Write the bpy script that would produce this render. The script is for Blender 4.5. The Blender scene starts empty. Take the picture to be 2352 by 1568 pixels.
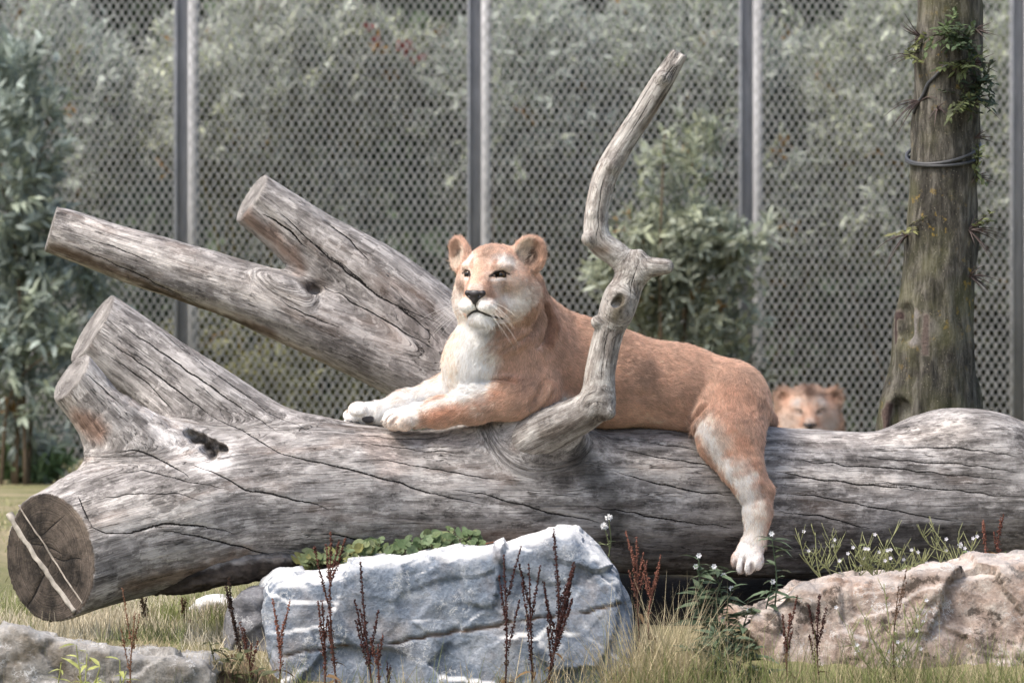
import bpy, math, random
import numpy as np

random.seed(7)
RNG = np.random.default_rng(11)
SC = bpy.context.scene
COL = SC.collection

# ------------------------------------------------------------------ camera
# 800 picture units per metre at y = 0 (picture is 2352 x 1568 units), eye 0.59 m above the lawn
D, H, PXM, U0, VH = 14.0, 0.59, 800.0, 1176.0, 858.0
cam = bpy.data.cameras.new('camera')
cam.sensor_width = 36.0
cam.lens = 36.0 * D * PXM / 2352.0
cam.shift_y = (VH - 784.0) / 2352.0
cam.clip_end = 3000.0
cam.dof.use_dof = True
cam.dof.focus_distance = D - 0.25
cam.dof.aperture_fstop = 6.8
cam_ob = bpy.data.objects.new('camera', cam)
cam_ob.location = (0, -D, H)
cam_ob.rotation_euler = (math.pi / 2, 0, 0)
COL.objects.link(cam_ob)
SC.camera = cam_ob

# ------------------------------------------------------------------ sky, sun, exposure
world = bpy.data.worlds.new('World')
SC.world = world
world.use_nodes = True
nt = world.node_tree
bg = nt.nodes['Background']
sky = nt.nodes.new('ShaderNodeTexSky')
sky.sky_type = 'NISHITA'
sky.sun_disc = False
SUN_EL, SUN_AZ = math.radians(56), math.radians(-120)   # azimuth clockwise from +Y: high on the left
sky.sun_elevation = SUN_EL
sky.sun_rotation = SUN_AZ
sky.air_density = 1.0
sky.dust_density = 4.0
sky.ozone_density = 0.6
nt.links.new(sky.outputs[0], bg.inputs[0])
bg.inputs[1].default_value = 0.105
sun = bpy.data.lights.new('sun', 'SUN')
sun.energy = 1.5
sun.angle = math.radians(20)
sun.color = (1.0, 0.96, 0.91)
sun_ob = bpy.data.objects.new('sun', sun)
COL.objects.link(sun_ob)
sd = (math.sin(SUN_AZ) * math.cos(SUN_EL), math.cos(SUN_AZ) * math.cos(SUN_EL), math.sin(SUN_EL))
from mathutils import Vector, Matrix
sun_ob.rotation_euler = Vector(sd).to_track_quat('Z', 'Y').to_euler()
sun_ob.location = (-6, -8, 12)
SC.view_settings.view_transform = 'Standard'
SC.view_settings.look = 'None'
SC.view_settings.exposure = 1.38
SC.view_settings.gamma = 1.0
SC.view_settings.use_curve_mapping = False
SC.cycles.use_denoising = True
SC.cycles.max_bounces = 6
SC.cycles.diffuse_bounces = 3
SC.cycles.transparent_max_bounces = 6

# ------------------------------------------------------------------ helpers
def W(u, v, y):
    k = (D + y) / D / PXM
    return np.array([(u - U0) * k, y, H - (v - VH) * k])

def RP(r, y=0.0):                       # picture units to metres at depth y
    return r / PXM * (D + y) / D

def proj(P):
    k = PXM * D / (D + P[:, 1])
    return U0 + P[:, 0] * k, VH + (H - P[:, 2]) * k

def unit(v):
    v = np.asarray(v, float)
    return v / (np.linalg.norm(v, axis=-1, keepdims=True) + 1e-12)

def link(o, parent=None):
    COL.objects.link(o)
    if parent is not None:
        o.parent = parent
    return o

def empty(name, loc, label=None, cat=None, group=None):
    o = bpy.data.objects.new(name, None)
    o.location = loc
    o.empty_display_size = 0.1
    COL.objects.link(o)
    tag(o, label, cat, group)
    return o

def tag(o, label=None, cat=None, group=None, kind=None):
    if label: o['label'] = label
    if cat: o['category'] = cat
    if group: o['group'] = group
    if kind: o['kind'] = kind
    return o

def mesh(name, V, F, mat=None, parent=None, attrs=None, smooth=True):
    """V (n,3) array in world coordinates; F a (m,k) array or a list of such arrays."""
    V = np.asarray(V, np.float32)
    if parent is not None:
        V = V - np.array(parent.location, np.float32)
    Fs = F if isinstance(F, list) else [F]
    me = bpy.data.meshes.new(name)
    me.vertices.add(len(V)); me.vertices.foreach_set('co', V.ravel())
    li, st, tot, n = [], [], [], 0
    for f in Fs:
        f = np.asarray(f, np.int32)
        if len(f) == 0: continue
        li.append(f.ravel()); st.append(n + np.arange(len(f)) * f.shape[1]); tot.append(np.full(len(f), f.shape[1]))
        n += f.size
    me.loops.add(n); me.loops.foreach_set('vertex_index', np.concatenate(li).astype(np.int32))
    st = np.concatenate(st).astype(np.int32)
    me.polygons.add(len(st)); me.polygons.foreach_set('loop_start', st)
    me.polygons.foreach_set('loop_total', np.concatenate(tot).astype(np.int32))
    me.update(calc_edges=True)
    if smooth:
        me.polygons.foreach_set('use_smooth', np.ones(len(st), bool))
    for k, a in (attrs or {}).items():
        a = np.asarray(a, np.float32)
        if a.ndim == 1:
            me.attributes.new(k, 'FLOAT', 'POINT').data.foreach_set('value', a)
        elif k == 'Col':
            c = np.ones((len(a), 4), np.float32); c[:, :3] = a[:, :3]
            me.attributes.new(k, 'FLOAT_COLOR', 'POINT').data.foreach_set('color', c.ravel())
        else:
            me.attributes.new(k, 'FLOAT_VECTOR', 'POINT').data.foreach_set('vector', a.ravel())
    if mat: me.materials.append(mat)
    o = bpy.data.objects.new(name, me)
    return link(o, parent)

class MB:
    """Collects pieces of one mesh."""
    def __init__(s): s.V, s.T, s.Q, s.C, s.n = [], [], [], [], 0
    def add(s, V, Q=None, T=None, col=(1, 1, 1)):
        V = np.asarray(V, float); s.V.append(V)
        c = np.asarray(col, float)
        s.C.append(np.broadcast_to(c, (len(V), 3)) if c.ndim == 1 else c)
        if Q is not None and len(Q): s.Q.append(np.asarray(Q) + s.n)
        if T is not None and len(T): s.T.append(np.asarray(T) + s.n)
        s.n += len(V)
    def build(s, name, mat, parent=None, smooth=True):
        F = []
        if s.Q: F.append(np.concatenate(s.Q))
        if s.T: F.append(np.concatenate(s.T))
        return mesh(name, np.concatenate(s.V), F, mat, parent, {'Col': np.concatenate(s.C)}, smooth)

def catmull(P, n):
    P = np.asarray(P, float)
    Q = np.vstack([2 * P[0] - P[1], P, 2 * P[-1] - P[-2]])
    out = []
    for i in range(1, len(Q) - 2):
        t = np.linspace(0, 1, n, endpoint=False)[:, None]
        a, b, c, d = Q[i - 1], Q[i], Q[i + 1], Q[i + 2]
        out.append(0.5 * (2 * b + (c - a) * t + (2 * a - 5 * b + 4 * c - d) * t ** 2 + (3 * b - a - 3 * c + d) * t ** 3))
    out.append(P[-1:])
    return np.vstack(out)

def tube(P, R, sides=6, cap=True):
    P = np.asarray(P, float); R = np.broadcast_to(np.asarray(R, float), (len(P),))
    T = unit(np.gradient(P, axis=0))
    a = np.where(np.abs(T[:, 2:3]) < 0.9, np.array([[0, 0, 1.]]), np.array([[0, 1., 0]]))
    A = unit(np.cross(T, a)); B = np.cross(T, A)
    th = np.arange(sides) * 2 * math.pi / sides
    V = P[:, None] + R[:, None, None] * (np.cos(th)[None, :, None] * A[:, None] + np.sin(th)[None, :, None] * B[:, None])
    V = V.reshape(-1, 3)
    n = len(P); i = np.arange(n - 1)[:, None] * sides; j = np.arange(sides)[None]; k = (j + 1) % sides
    Q = np.stack([i + j, i + k, i + sides + k, i + sides + j], -1).reshape(-1, 4)
    Tr = []
    if cap:
        V = np.vstack([V, P[:1], P[-1:]])
        c0, c1 = n * sides, n * sides + 1
        for q in range(sides):
            Tr.append((c0, (q + 1) % sides, q)); Tr.append((c1, (n - 1) * sides + q, (n - 1) * sides + (q + 1) % sides))
    return V, Q, np.array(Tr, int).reshape(-1, 3)

def box(c, s):
    c = np.asarray(c, float); s = np.asarray(s, float) / 2
    V = np.array([[x, y, z] for x in (-1, 1) for y in (-1, 1) for z in (-1, 1)]) * s + c
    Q = [(0, 1, 3, 2), (4, 6, 7, 5), (0, 4, 5, 1), (2, 3, 7, 6), (0, 2, 6, 4), (1, 5, 7, 3)]
    return V, np.array(Q)

def blades(base, direc, side, L, w, curl, n=3):
    """Grass blades / narrow leaves. base,direc,side (N,3); L,w,curl (N,) -> V,Q,T."""
    N = len(base); t = np.linspace(0, 1, n + 1)
    V = []
    grav = np.array([0, 0, -1.0])
    for q in t:
        c = base + direc * (L * q)[:, None] + grav * (curl * L * q * q)[:, None]
        ww = w * (1 - q ** 1.5) * (0.55 + 0.9 * q if q < 0.5 else 1.0)
        if q < 1:
            V += [c - side * ww[:, None] / 2, c + side * ww[:, None] / 2]
        else:
            V.append(c)
    V = np.stack(V, 1); m = V.shape[1]
    b = (np.arange(N) * m)[:, None]
    Q = np.concatenate([b + np.array([[2 * i, 2 * i + 1, 2 * i + 3, 2 * i + 2]]) for i in range(n - 1)]) if n > 1 else np.zeros((0, 4), int)
    T = b + np.array([[2 * n - 2, 2 * n - 1, 2 * n]])
    return V.reshape(-1, 3), Q, T

def leaves(base, direc, up, L, w, cols=None, droop=0.15, fold=0.15):
    """Broad leaves: 7-vertex folded blades. direc,up (N,3)."""
    N = len(base)
    side = unit(np.cross(direc, up)); nrm = np.cross(side, direc)
    spec = [(0, 0), (0.28, 0.5), (0.28, -0.5), (0.62, 0.42), (0.62, -0.42), (1, 0), (0.3, 0), (0.65, 0)]
    V = []
    for (a, b) in spec:
        V.append(base + direc * (a * L)[:, None] + side * (b * w)[:, None]
                 + nrm * ((abs(b) * fold * w) - droop * L * a * a)[:, None])
    V = np.stack(V, 1).reshape(-1, 3)
    b = (np.arange(N) * 8)[:, None]
    T = np.concatenate([b + np.array([t]) for t in ((0, 6, 1), (0, 2, 6), (3, 7, 5), (7, 4, 5))])
    Q = np.concatenate([b + np.array([t]) for t in ((1, 6, 7, 3), (6, 2, 4, 7))])
    C = None if cols is None else np.repeat(cols, 8, axis=0)
    return V, Q, T, C

def rand_dirs(n, zlo=-1, zhi=1):
    z = RNG.uniform(zlo, zhi, n); a = RNG.uniform(0, 2 * math.pi, n); r = np.sqrt(np.maximum(0, 1 - z * z))
    return np.stack([r * np.cos(a), r * np.sin(a), z], 1)

def on_plane(u, v, c, n):
    o = np.array([0, -D, H]); d = W(u, v, 0.0) - o
    return o + d * (((c - o) @ n) / (d @ n))

# ------------------------------------------------------------------ value noise
_H = np.random.default_rng(3).random(4096).astype(np.float32)
def _h(i, j, k):
    return _H[(i * 73856093 ^ j * 19349663 ^ k * 83492791) & 4095]
def vnoise(P, sc, seed=0):
    p = np.asarray(P) * sc + seed * 17.31
    i = np.floor(p).astype(np.int64); f = (p - i).astype(np.float32); f = f * f * (3 - 2 * f)
    x, y, z = i[:, 0], i[:, 1], i[:, 2]; fx, fy, fz = f.T
    def l(a, b, t): return a + (b - a) * t
    return l(l(l(_h(x, y, z), _h(x + 1, y, z), fx), l(_h(x, y + 1, z), _h(x + 1, y + 1, z), fx), fy),
             l(l(_h(x, y, z + 1), _h(x + 1, y, z + 1), fx), l(_h(x, y + 1, z + 1), _h(x + 1, y + 1, z + 1), fx), fy), fz) * 2 - 1
def fbm(P, sc, octv=4, seed=0, gain=0.5):
    a, s, t = 1.0, 0.0, 0.0
    for o in range(octv):
        s = s + a * vnoise(P, sc * 2 ** o, seed + o); t += a; a *= gain
    return s / t

# ------------------------------------------------------------------ signed distance modelling
class RC:                                # tapered capsule
    def __init__(s, a, b, ra, rb, k=0.03, flow=None, op='u'):
        s.a, s.b = np.asarray(a, np.float32), np.asarray(b, np.float32); ra, rb = np.float32(ra), np.float32(rb); s.ra, s.rb, s.k, s.op = ra, rb, k, op
        s.flow = unit(s.b - s.a) if flow is None else unit(flow)
    def d(s, P):
        ab = s.b - s.a
        t = np.clip(((P - s.a) @ ab) / max(ab @ ab, 1e-12), 0, 1)
        q = P - s.a - t[:, None] * ab
        return np.sqrt(np.einsum('ij,ij->i', q, q)) - (s.ra + (s.rb - s.ra) * t)
    def box(s): r = max(s.ra, s.rb); return np.minimum(s.a, s.b) - r, np.maximum(s.a, s.b) + r
class EL:                                # ellipsoid with axes = rows of R
    def __init__(s, c, r, R=None, k=0.03, flow=(0, 0, -1), op='u'):
        s.c, s.r = np.asarray(c, np.float32), np.asarray(r, np.float32); s.R = np.eye(3, dtype=np.float32) if R is None else np.asarray(R, np.float32)
        s.k, s.op, s.flow = k, op, unit(flow)
    def d(s, P):
        q = (P - s.c) @ s.R.T
        k0 = np.linalg.norm(q / s.r, axis=1); k1 = np.linalg.norm(q / (s.r * s.r), axis=1)
        return np.where(k0 < 1e-6, -s.r.min(), k0 * (k0 - 1) / np.maximum(k1, 1e-9))
    def box(s): m = s.r.max(); return s.c - m, s.c + m
class LIMB:                              # polyline of tapered capsules with optional saw cuts (point, normal)
    def __init__(s, P, R, k=0.05, cuts=(), s0=0.0, op='u', n=4, lump=0.0, seed=0):
        P = np.asarray(P, float); R = np.asarray(R, float)
        s.C = catmull(np.column_stack([P, R]), n); s.P, s.Rr = s.C[:, :3], s.C[:, 3]
        s.k, s.cuts, s.op, s.lump, s.seed = k, cuts, op, lump, seed
        s.L = s0 + np.concatenate([[0], np.cumsum(np.linalg.norm(np.diff(s.P, axis=0), axis=1))])
        s.T = unit(np.gradient(s.P, axis=0))
        s.P32, s.R32 = s.P.astype(np.float32), s.Rr.astype(np.float32)
        s.flow = np.array([0, 0, -1.0])
    def near(s, P):
        P = np.asarray(P, np.float32)
        best = np.full(len(P), 1e9, np.float32); bi = np.zeros(len(P), int); bt = np.zeros(len(P), np.float32)
        segs = range(len(s.P) - 1)
        if len(P) > 50:
            c = (P.min(0) + P.max(0)) / 2; rad = np.linalg.norm(P.max(0) - c)
            if rad < 0.25:
                A = s.P[:-1]; AB = s.P[1:] - A
                t = np.clip(((c - A) * AB).sum(1) / np.maximum((AB * AB).sum(1), 1e-12), 0, 1)
                e = np.linalg.norm(c - A - t[:, None] * AB, axis=1) - (s.Rr[:-1] + (s.Rr[1:] - s.Rr[:-1]) * t)
                segs = np.where(e <= e.min() + 2.3 * rad + 0.004)[0]
        for i in segs:
            a, ab = s.P32[i], s.P32[i + 1] - s.P32[i]
            q = P - a
            t = np.minimum(np.maximum((q @ ab) / max(ab @ ab, np.float32(1e-12)), 0), 1)
            q -= t[:, None] * ab
            d = np.sqrt(np.einsum('ij,ij->i', q, q)) - (s.R32[i] + (s.R32[i + 1] - s.R32[i]) * t)
            m = d < best; best[m] = d[m]; bi[m] = i; bt[m] = t[m]
        return best, bi, bt
    def d(s, P):
        d = s.near(P)[0]
        if s.lump: d = d + np.float32(s.lump) * vnoise(P, 7.0, s.seed)
        for (c, n) in s.cuts:
            d = np.maximum(d, (P - c.astype(np.float32)) @ n.astype(np.float32))
        return d
    def coords(s, P):
        d, i, t = s.near(P); j = i + 1
        T = unit(s.T[i] * (1 - t)[:, None] + s.T[j] * t[:, None])
        o = P - (s.P[i] * (1 - t)[:, None] + s.P[j] * t[:, None])
        N = unit(np.stack([T[:, 2], np.zeros(len(P)), -T[:, 0]], 1)); B = np.cross(T, N)
        return d, np.stack([s.L[i] * (1 - t) + s.L[j] * t, (o * N).sum(1), (o * B).sum(1)], 1)
    def box(s):
        r = s.Rr.max(); return s.P.min(0) - r, s.P.max(0) + r

def smin(a, b, k):
    h = np.clip(0.5 + 0.5 * (b - a) / k, 0, 1)
    return b + (a - b) * h - k * h * (1 - h)

def evaluate(prims, P):
    D_ = None
    for p in prims:
        e = p.d(P)
        if p.op == 'u': D_ = e if D_ is None else smin(D_, e, p.k)
        elif D_ is not None: D_ = -smin(-D_, e, p.k)
    return np.full(len(P), 1.0) if D_ is None else D_

def surface(prims, h, B=10, clip_lo=None, clip_hi=None):
    lo = np.min([p.box()[0] for p in prims if p.op == 'u'], 0) - 0.03
    hi = np.max([p.box()[1] for p in prims if p.op == 'u'], 0) + 0.03
    if clip_lo is not None: lo = np.maximum(lo, clip_lo)
    if clip_hi is not None: hi = np.minimum(hi, clip_hi)
    nb = np.ceil((hi - lo) / (h * B)).astype(int)
    F = np.ones(nb * B + 1, np.float32)
    g = np.arange(B + 1)
    loc = np.stack(np.meshgrid(g, g, g, indexing='ij'), -1).reshape(-1, 3) * h
    idx = np.stack(np.meshgrid(*[np.arange(n) for n in nb], indexing='ij'), -1).reshape(-1, 3)
    cen = lo + (idx + 0.5) * (B * h); rad = B * h * 0.87
    dc = np.stack([p.d(cen) for p in prims], 1)
    kk = np.array([p.k for p in prims])
    uni = np.array([p.op == 'u' for p in prims])
    full = evaluate(prims, cen)
    for q in range(len(idx)):
        sel = dc[q] < rad * 1.5 + kk * 1.6 + 0.01
        i, j, k = idx[q] * B
        sl = (slice(i, i + B + 1), slice(j, j + B + 1), slice(k, k + B + 1))
        if not (sel & uni).any(): continue
        if full[q] > rad * 1.25 + 0.012: continue
        if full[q] < -(rad * 1.25 + 0.012):
            F[sl] = -1; continue
        use = [p for p, s in zip(prims, sel) if s]
        F[sl] = evaluate(use, (lo + idx[q] * (B * h) + loc).astype(np.float32)).reshape(B + 1, B + 1, B + 1)
    return nets(F, lo, h)

def nets(F, lo, h):
    ins = F < 0
    c = np.zeros(tuple(np.array(F.shape) - 1), np.uint8)
    offs = [(a, b, d) for a in (0, 1) for b in (0, 1) for d in (0, 1)]
    sh = c.shape
    for (a, b, d) in offs:
        c += ins[a:a + sh[0], b:b + sh[1], d:d + sh[2]]
    act = (c > 0) & (c < 8)
    ids = np.full(sh, -1, np.int32)
    A = np.argwhere(act); ids[act] = np.arange(len(A))
    val = {o: F[A[:, 0] + o[0], A[:, 1] + o[1], A[:, 2] + o[2]] for o in offs}
    S = np.zeros((len(A), 3)); n = np.zeros(len(A))
    for o in offs:
        for ax in range(3):
            if o[ax] == 0:
                o2 = tuple(1 if q == ax else o[q] for q in range(3))
                v0, v1 = val[o], val[o2]; m = (v0 < 0) != (v1 < 0)
                t = np.where(m, v0 / np.where(m, v0 - v1, 1), 0)
                p = np.zeros((len(A), 3)); p += o; p[:, ax] += t
                S += p * m[:, None]; n += m
    V = lo + (A + S / np.maximum(n, 1)[:, None]) * h
    Q = []
    for ax in range(3):
        b, d = (ax + 1) % 3, (ax + 2) % 3
        s0 = [slice(1, -1)] * 3; s1 = [slice(1, -1)] * 3
        s0[ax] = slice(0, -1); s1[ax] = slice(1, None)
        i0, i1 = ins[tuple(s0)], ins[tuple(s1)]
        e = np.argwhere(i0 != i1); base = e.copy(); base[:, b] += 1; base[:, d] += 1
        def cell(db, dd):
            q = base.copy(); q[:, b] += db; q[:, d] += dd
            return ids[q[:, 0], q[:, 1], q[:, 2]]
        q = np.stack([cell(-1, -1), cell(0, -1), cell(0, 0), cell(-1, 0)], 1)
        fl = i1[e[:, 0], e[:, 1], e[:, 2]]
        q[fl] = q[fl][:, ::-1]
        Q.append(q)
    Q = np.concatenate(Q); Q = Q[(Q >= 0).all(1)]
    return V, Q

def vnormals(V, Q):
    a = V[Q[:, 2]] - V[Q[:, 0]]; b = V[Q[:, 3]] - V[Q[:, 1]]
    n = np.cross(a, b); N = np.zeros_like(V)
    for k in range(4):
        for ax in range(3):
            N[:, ax] += np.bincount(Q[:, k], n[:, ax], len(V))
    return unit(N)

def smooth(V, Q, it=1, lam=0.5):
    E = np.concatenate([Q[:, [0, 1]], Q[:, [1, 2]], Q[:, [2, 3]], Q[:, [3, 0]]]); E = np.concatenate([E, E[:, ::-1]])
    cnt = np.bincount(E[:, 0], minlength=len(V))
    for _ in range(it):
        S = np.stack([np.bincount(E[:, 0], V[E[:, 1], ax], len(V)) for ax in range(3)], 1)
        V = V + lam * (S / np.maximum(cnt, 1)[:, None] - V)
    return V

class Picker:
    """Finds the point of a surface that shows at a place of the picture."""
    def __init__(s, V, cell=4.0):
        u, v = proj(V); s.V, s.u, s.v = V, u, v
        s.cell = cell; s.g = {}
        key = (np.floor(u / cell).astype(int) * 100003 + np.floor(v / cell).astype(int))
        order = np.lexsort((V[:, 1], key)); ks = key[order]
        first = np.concatenate([[True], ks[1:] != ks[:-1]])
        s.g = dict(zip(ks[first].tolist(), order[first].tolist()))
    def __call__(s, u, v):
        best = None
        i, j = int(u // s.cell), int(v // s.cell)
        for r in range(0, 7):
            for a in range(-r, r + 1):
                for b in range(-r, r + 1):
                    if max(abs(a), abs(b)) != r: continue
                    q = s.g.get((i + a) * 100003 + j + b)
                    if q is not None and (best is None or s.V[q, 1] < s.V[best, 1] - 0.02): best = q
            if best is not None: return s.V[best].copy()
        return None
    def line(s, pts, step=8.0):
        out = []
        for (a, b) in zip(pts[:-1], pts[1:]):
            n = max(1, int(math.hypot(b[0] - a[0], b[1] - a[1]) / step))
            for t in range(n):
                out.append((a[0] + (b[0] - a[0]) * t / n, a[1] + (b[1] - a[1]) * t / n))
        out.append(pts[-1])
        P = [s(*q) for q in out]
        return np.array([p for p in P if p is not None])

def dist_poly(V, P, reach):
    """distance of points to a polyline, only those within reach are computed."""
    d = np.full(len(V), 9.0); T = np.zeros(len(V))
    m = ((V > P.min(0) - reach) & (V < P.max(0) + reach)).all(1)
    q = np.where(m)[0]; Vq = V[q]; dq = np.full(len(q), 9.0); tq = np.zeros(len(q))
    n = len(P) - 1
    for i in range(n):
        a, ab = P[i], P[i + 1] - P[i]
        t = np.clip(((Vq - a) @ ab) / max(ab @ ab, 1e-12), 0, 1)
        e = np.linalg.norm(Vq - a - t[:, None] * ab, axis=1)
        w = e < dq; dq[w] = e[w]; tq[w] = (i + t[w]) / n
    d[q] = dq; T[q] = tq
    return d, T

def signed_poly(V, N, P, reach):
    """signed distance across a polyline lying on the surface (sign from the side of the line)."""
    q = np.where(((V > P.min(0) - reach) & (V < P.max(0) + reach)).all(1))[0]
    Vq, Nq = V[q], N[q]; dq = np.full(len(q), 9.0); tq = np.zeros(len(q)); sq = np.ones(len(q))
    n = len(P) - 1; Tg = unit(np.gradient(P, axis=0))
    for i in range(n):
        a, ab = P[i], P[i + 1] - P[i]
        t = np.clip(((Vq - a) @ ab) / max(ab @ ab, 1e-12), 0, 1)
        r = Vq - a - t[:, None] * ab
        side = np.einsum('ij,ij->i', np.cross(Nq, ab), r)
        e = np.sqrt(np.einsum('ij,ij->i', r, r))
        w = e < dq; dq[w] = e[w]; tq[w] = (i + t[w]) / n; sq[w] = np.where(side[w] < 0, -1.0, 1.0)
    return q, dq, sq, tq

# ------------------------------------------------------------------ material helpers
def new_mat(name):
    m = bpy.data.materials.new(name); m.use_nodes = True
    return m, m.node_tree, m.node_tree.nodes['Principled BSDF']

class NG:
    """Small node-building shorthand."""
    def __init__(s, nt): s.nt = nt
    def n(s, t, **kw):
        x = s.nt.nodes.new(t)
        for k, v in kw.items(): setattr(x, k, v)
        return x
    def l(s, a, b): s.nt.links.new(a, b)
    def attr(s, name): return s.n('ShaderNodeAttribute', attribute_name=name)
    def coord(s): return s.n('ShaderNodeTexCoord').outputs['Object']
    def mapv(s, vec, scale):
        m = s.n('ShaderNodeMapping'); s.l(vec, m.inputs[0]); m.inputs['Scale'].default_value = scale; return m.outputs[0]
    def noise(s, vec, scale, detail=4, rough=0.55, dist=0.0):
        x = s.n('ShaderNodeTexNoise'); s.l(vec, x.inputs['Vector'])
        x.inputs['Scale'].default_value = scale; x.inputs['Detail'].default_value = detail
        x.inputs['Roughness'].default_value = rough; x.inputs['Distortion'].default_value = dist
        return x.outputs['Fac']
    def voro(s, vec, scale, feature='F1'):
        x = s.n('ShaderNodeTexVoronoi', feature=feature); s.l(vec, x.inputs['Vector']); x.inputs['Scale'].default_value = scale
        return x.outputs['Distance']
    def ramp(s, fac, stops):
        r = s.n('ShaderNodeValToRGB'); s.l(fac, r.inputs[0]); e = r.color_ramp.elements
        while len(e) < len(stops): e.new(0.5)
        for q, (p, c) in zip(e, stops):
            q.position = p; q.color = (*c, 1) if not isinstance(c, (int, float)) else (c, c, c, 1)
        return r.outputs[0]
    def mix(s, fac, a, b, blend='MIX'):
        x = s.n('ShaderNodeMix', data_type='RGBA', blend_type=blend)
        for ix, val in ((0, fac), (6, a), (7, b)):
            sock = x.inputs[ix]
            if hasattr(val, 'links'): s.l(val, sock)
            elif isinstance(val, (int, float)): sock.default_value = val if ix == 0 else (val, val, val, 1)
            else: sock.default_value = (*val, 1)
        return x.outputs[2]
    def math(s, op, a, b=0.0, clamp=False):
        x = s.n('ShaderNodeMath', operation=op, use_clamp=clamp)
        for sock, val in ((x.inputs[0], a), (x.inputs[1], b)):
            if hasattr(val, 'links'): s.l(val, sock)
            else: sock.default_value = val
        return x.outputs[0]
    def bump(s, hgt, dist, strength=1.0, normal=None):
        b = s.n('ShaderNodeBump'); s.l(hgt, b.inputs['Height']); b.inputs['Distance'].default_value = dist
        b.inputs['Strength'].default_value = strength
        if normal is not None: s.l(normal, b.inputs['Normal'])
        return b.outputs[0]

def plain_mat(name, rough=0.75, noise_scale=60.0, amount=0.35, spec=0.3, sub=0.0, trans=0.0):
    """Colour from the Col attribute, varied by a fine noise."""
    m, t, b = new_mat(name); g = NG(t)
    c = g.attr('Col').outputs['Color']
    nz = g.noise(g.coord(), noise_scale, 5, 0.6)
    f = g.ramp(nz, [(0.3, 1 - amount), (0.7, 1 + amount * 0.0 + 0.0)])
    g.l(g.mix(1.0, c, f, 'MULTIPLY'), b.inputs['Base Color'])
    b.inputs['Roughness'].default_value = rough
    b.inputs['Specular IOR Level'].default_value = spec
    if trans:
        tr = g.n('ShaderNodeBsdfTranslucent'); g.l(c, tr.inputs[0])
        mx = g.n('ShaderNodeMixShader'); mx.inputs[0].default_value = trans
        g.l(b.outputs[0], mx.inputs[1]); g.l(tr.outputs[0], mx.inputs[2])
        g.l(mx.outputs[0], t.nodes['Material Output'].inputs[0])
    return m
# ================================================================== ground
def smooth01(t):
    t = np.clip(t, 0, 1); return t * t * (3 - 2 * t)
def ground_z(x, y):
    x = np.asarray(x, float); y = np.asarray(y, float)
    z = -0.62 * smooth01((0.0 - y) / 2.0)
    z = z - 0.13 * np.exp(-((x - 0.50) / 0.34) ** 2 - ((y + 0.12) / 0.30) ** 2)      # hollow under the log
    z = z - 0.14 * np.exp(-((x + 1.25) / 0.75) ** 4) * smooth01((y + .75) / .5) * smooth01((4.0 - y) / 3.0)   # lower lawn past the root end
    z = z + 0.05 * np.exp(-((x + 1.1) / 0.5) ** 2 - ((y + 1.0) / 0.5) ** 2)
    p = np.stack([x.ravel(), y.ravel(), np.zeros(x.size)], 1)
    near = np.exp(-(np.hypot(x, y + 0.0) / 12) ** 2)
    return z + near * (0.02 * fbm(p, 2.2, 3, 5)).reshape(x.shape)

def axis_samples(core, step, far, ratio=1.35):
    a = list(np.arange(core[0], core[1] + 1e-6, step)); s = step
    lo, hi = a[0], a[-1]; left, right = [], []
    while lo > far[0]:
        s *= ratio; lo -= s; left.append(lo)
    s = step
    while hi < far[1]:
        s *= ratio; hi += s; right.append(hi)
    return np.array(left[::-1] + a + right)

def ground_material():
    m, t, b = new_mat('lawn_shaded_soil'); g = NG(t); co = g.coord()
    big = g.noise(co, 0.9, 4); fine = g.noise(co, 45, 6, 0.7)
    grass = g.mix(fine, (0.09, 0.10, 0.045), (0.30, 0.29, 0.14))
    dry = g.mix(fine, (0.20, 0.16, 0.09), (0.46, 0.40, 0.26))
    c = g.mix(g.ramp(big, [(0.42, 0), (0.6, 1)]), grass, dry)
    soil_shade = g.attr('soil_shade').outputs['Fac']
    c = g.mix(soil_shade, c, g.mix(fine, (0.016, 0.012, 0.009), (0.06, 0.045, 0.033)))
    g.l(c, b.inputs['Base Color']); b.inputs['Roughness'].default_value = 0.95
    b.inputs['Specular IOR Level'].default_value = 0.1
    g.l(g.bump(fine, 0.03, 0.8), b.inputs['Normal'])
    return m

gx = axis_samples((-2.6, 2.6), 0.04, (-900, 900)); gy = axis_samples((-2.4, 2.0), 0.04, (-300, 1500))
GX, GY = np.meshgrid(gx, gy, indexing='ij')
GZ = ground_z(GX, GY)
soil_shade = np.exp(-((GX - 0.55) / 0.75) ** 4 - ((GY - 0.05) / 0.45) ** 4).ravel()  # shade under the log, painted as a dark patch on bare earth
soil_shade = np.clip(soil_shade * 1.3, 0, 1)
nx_, ny_ = GX.shape
gi = (np.arange(nx_ - 1)[:, None] * ny_ + np.arange(ny_ - 1)[None]).ravel()
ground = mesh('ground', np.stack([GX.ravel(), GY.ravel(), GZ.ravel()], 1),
              np.stack([gi, gi + ny_, gi + ny_ + 1, gi + 1], 1), ground_material(), None, {'soil_shade': soil_shade})
tag(ground, 'pale grassy ground with shade painted on bare earth under the fallen tree', kind='structure')

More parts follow.
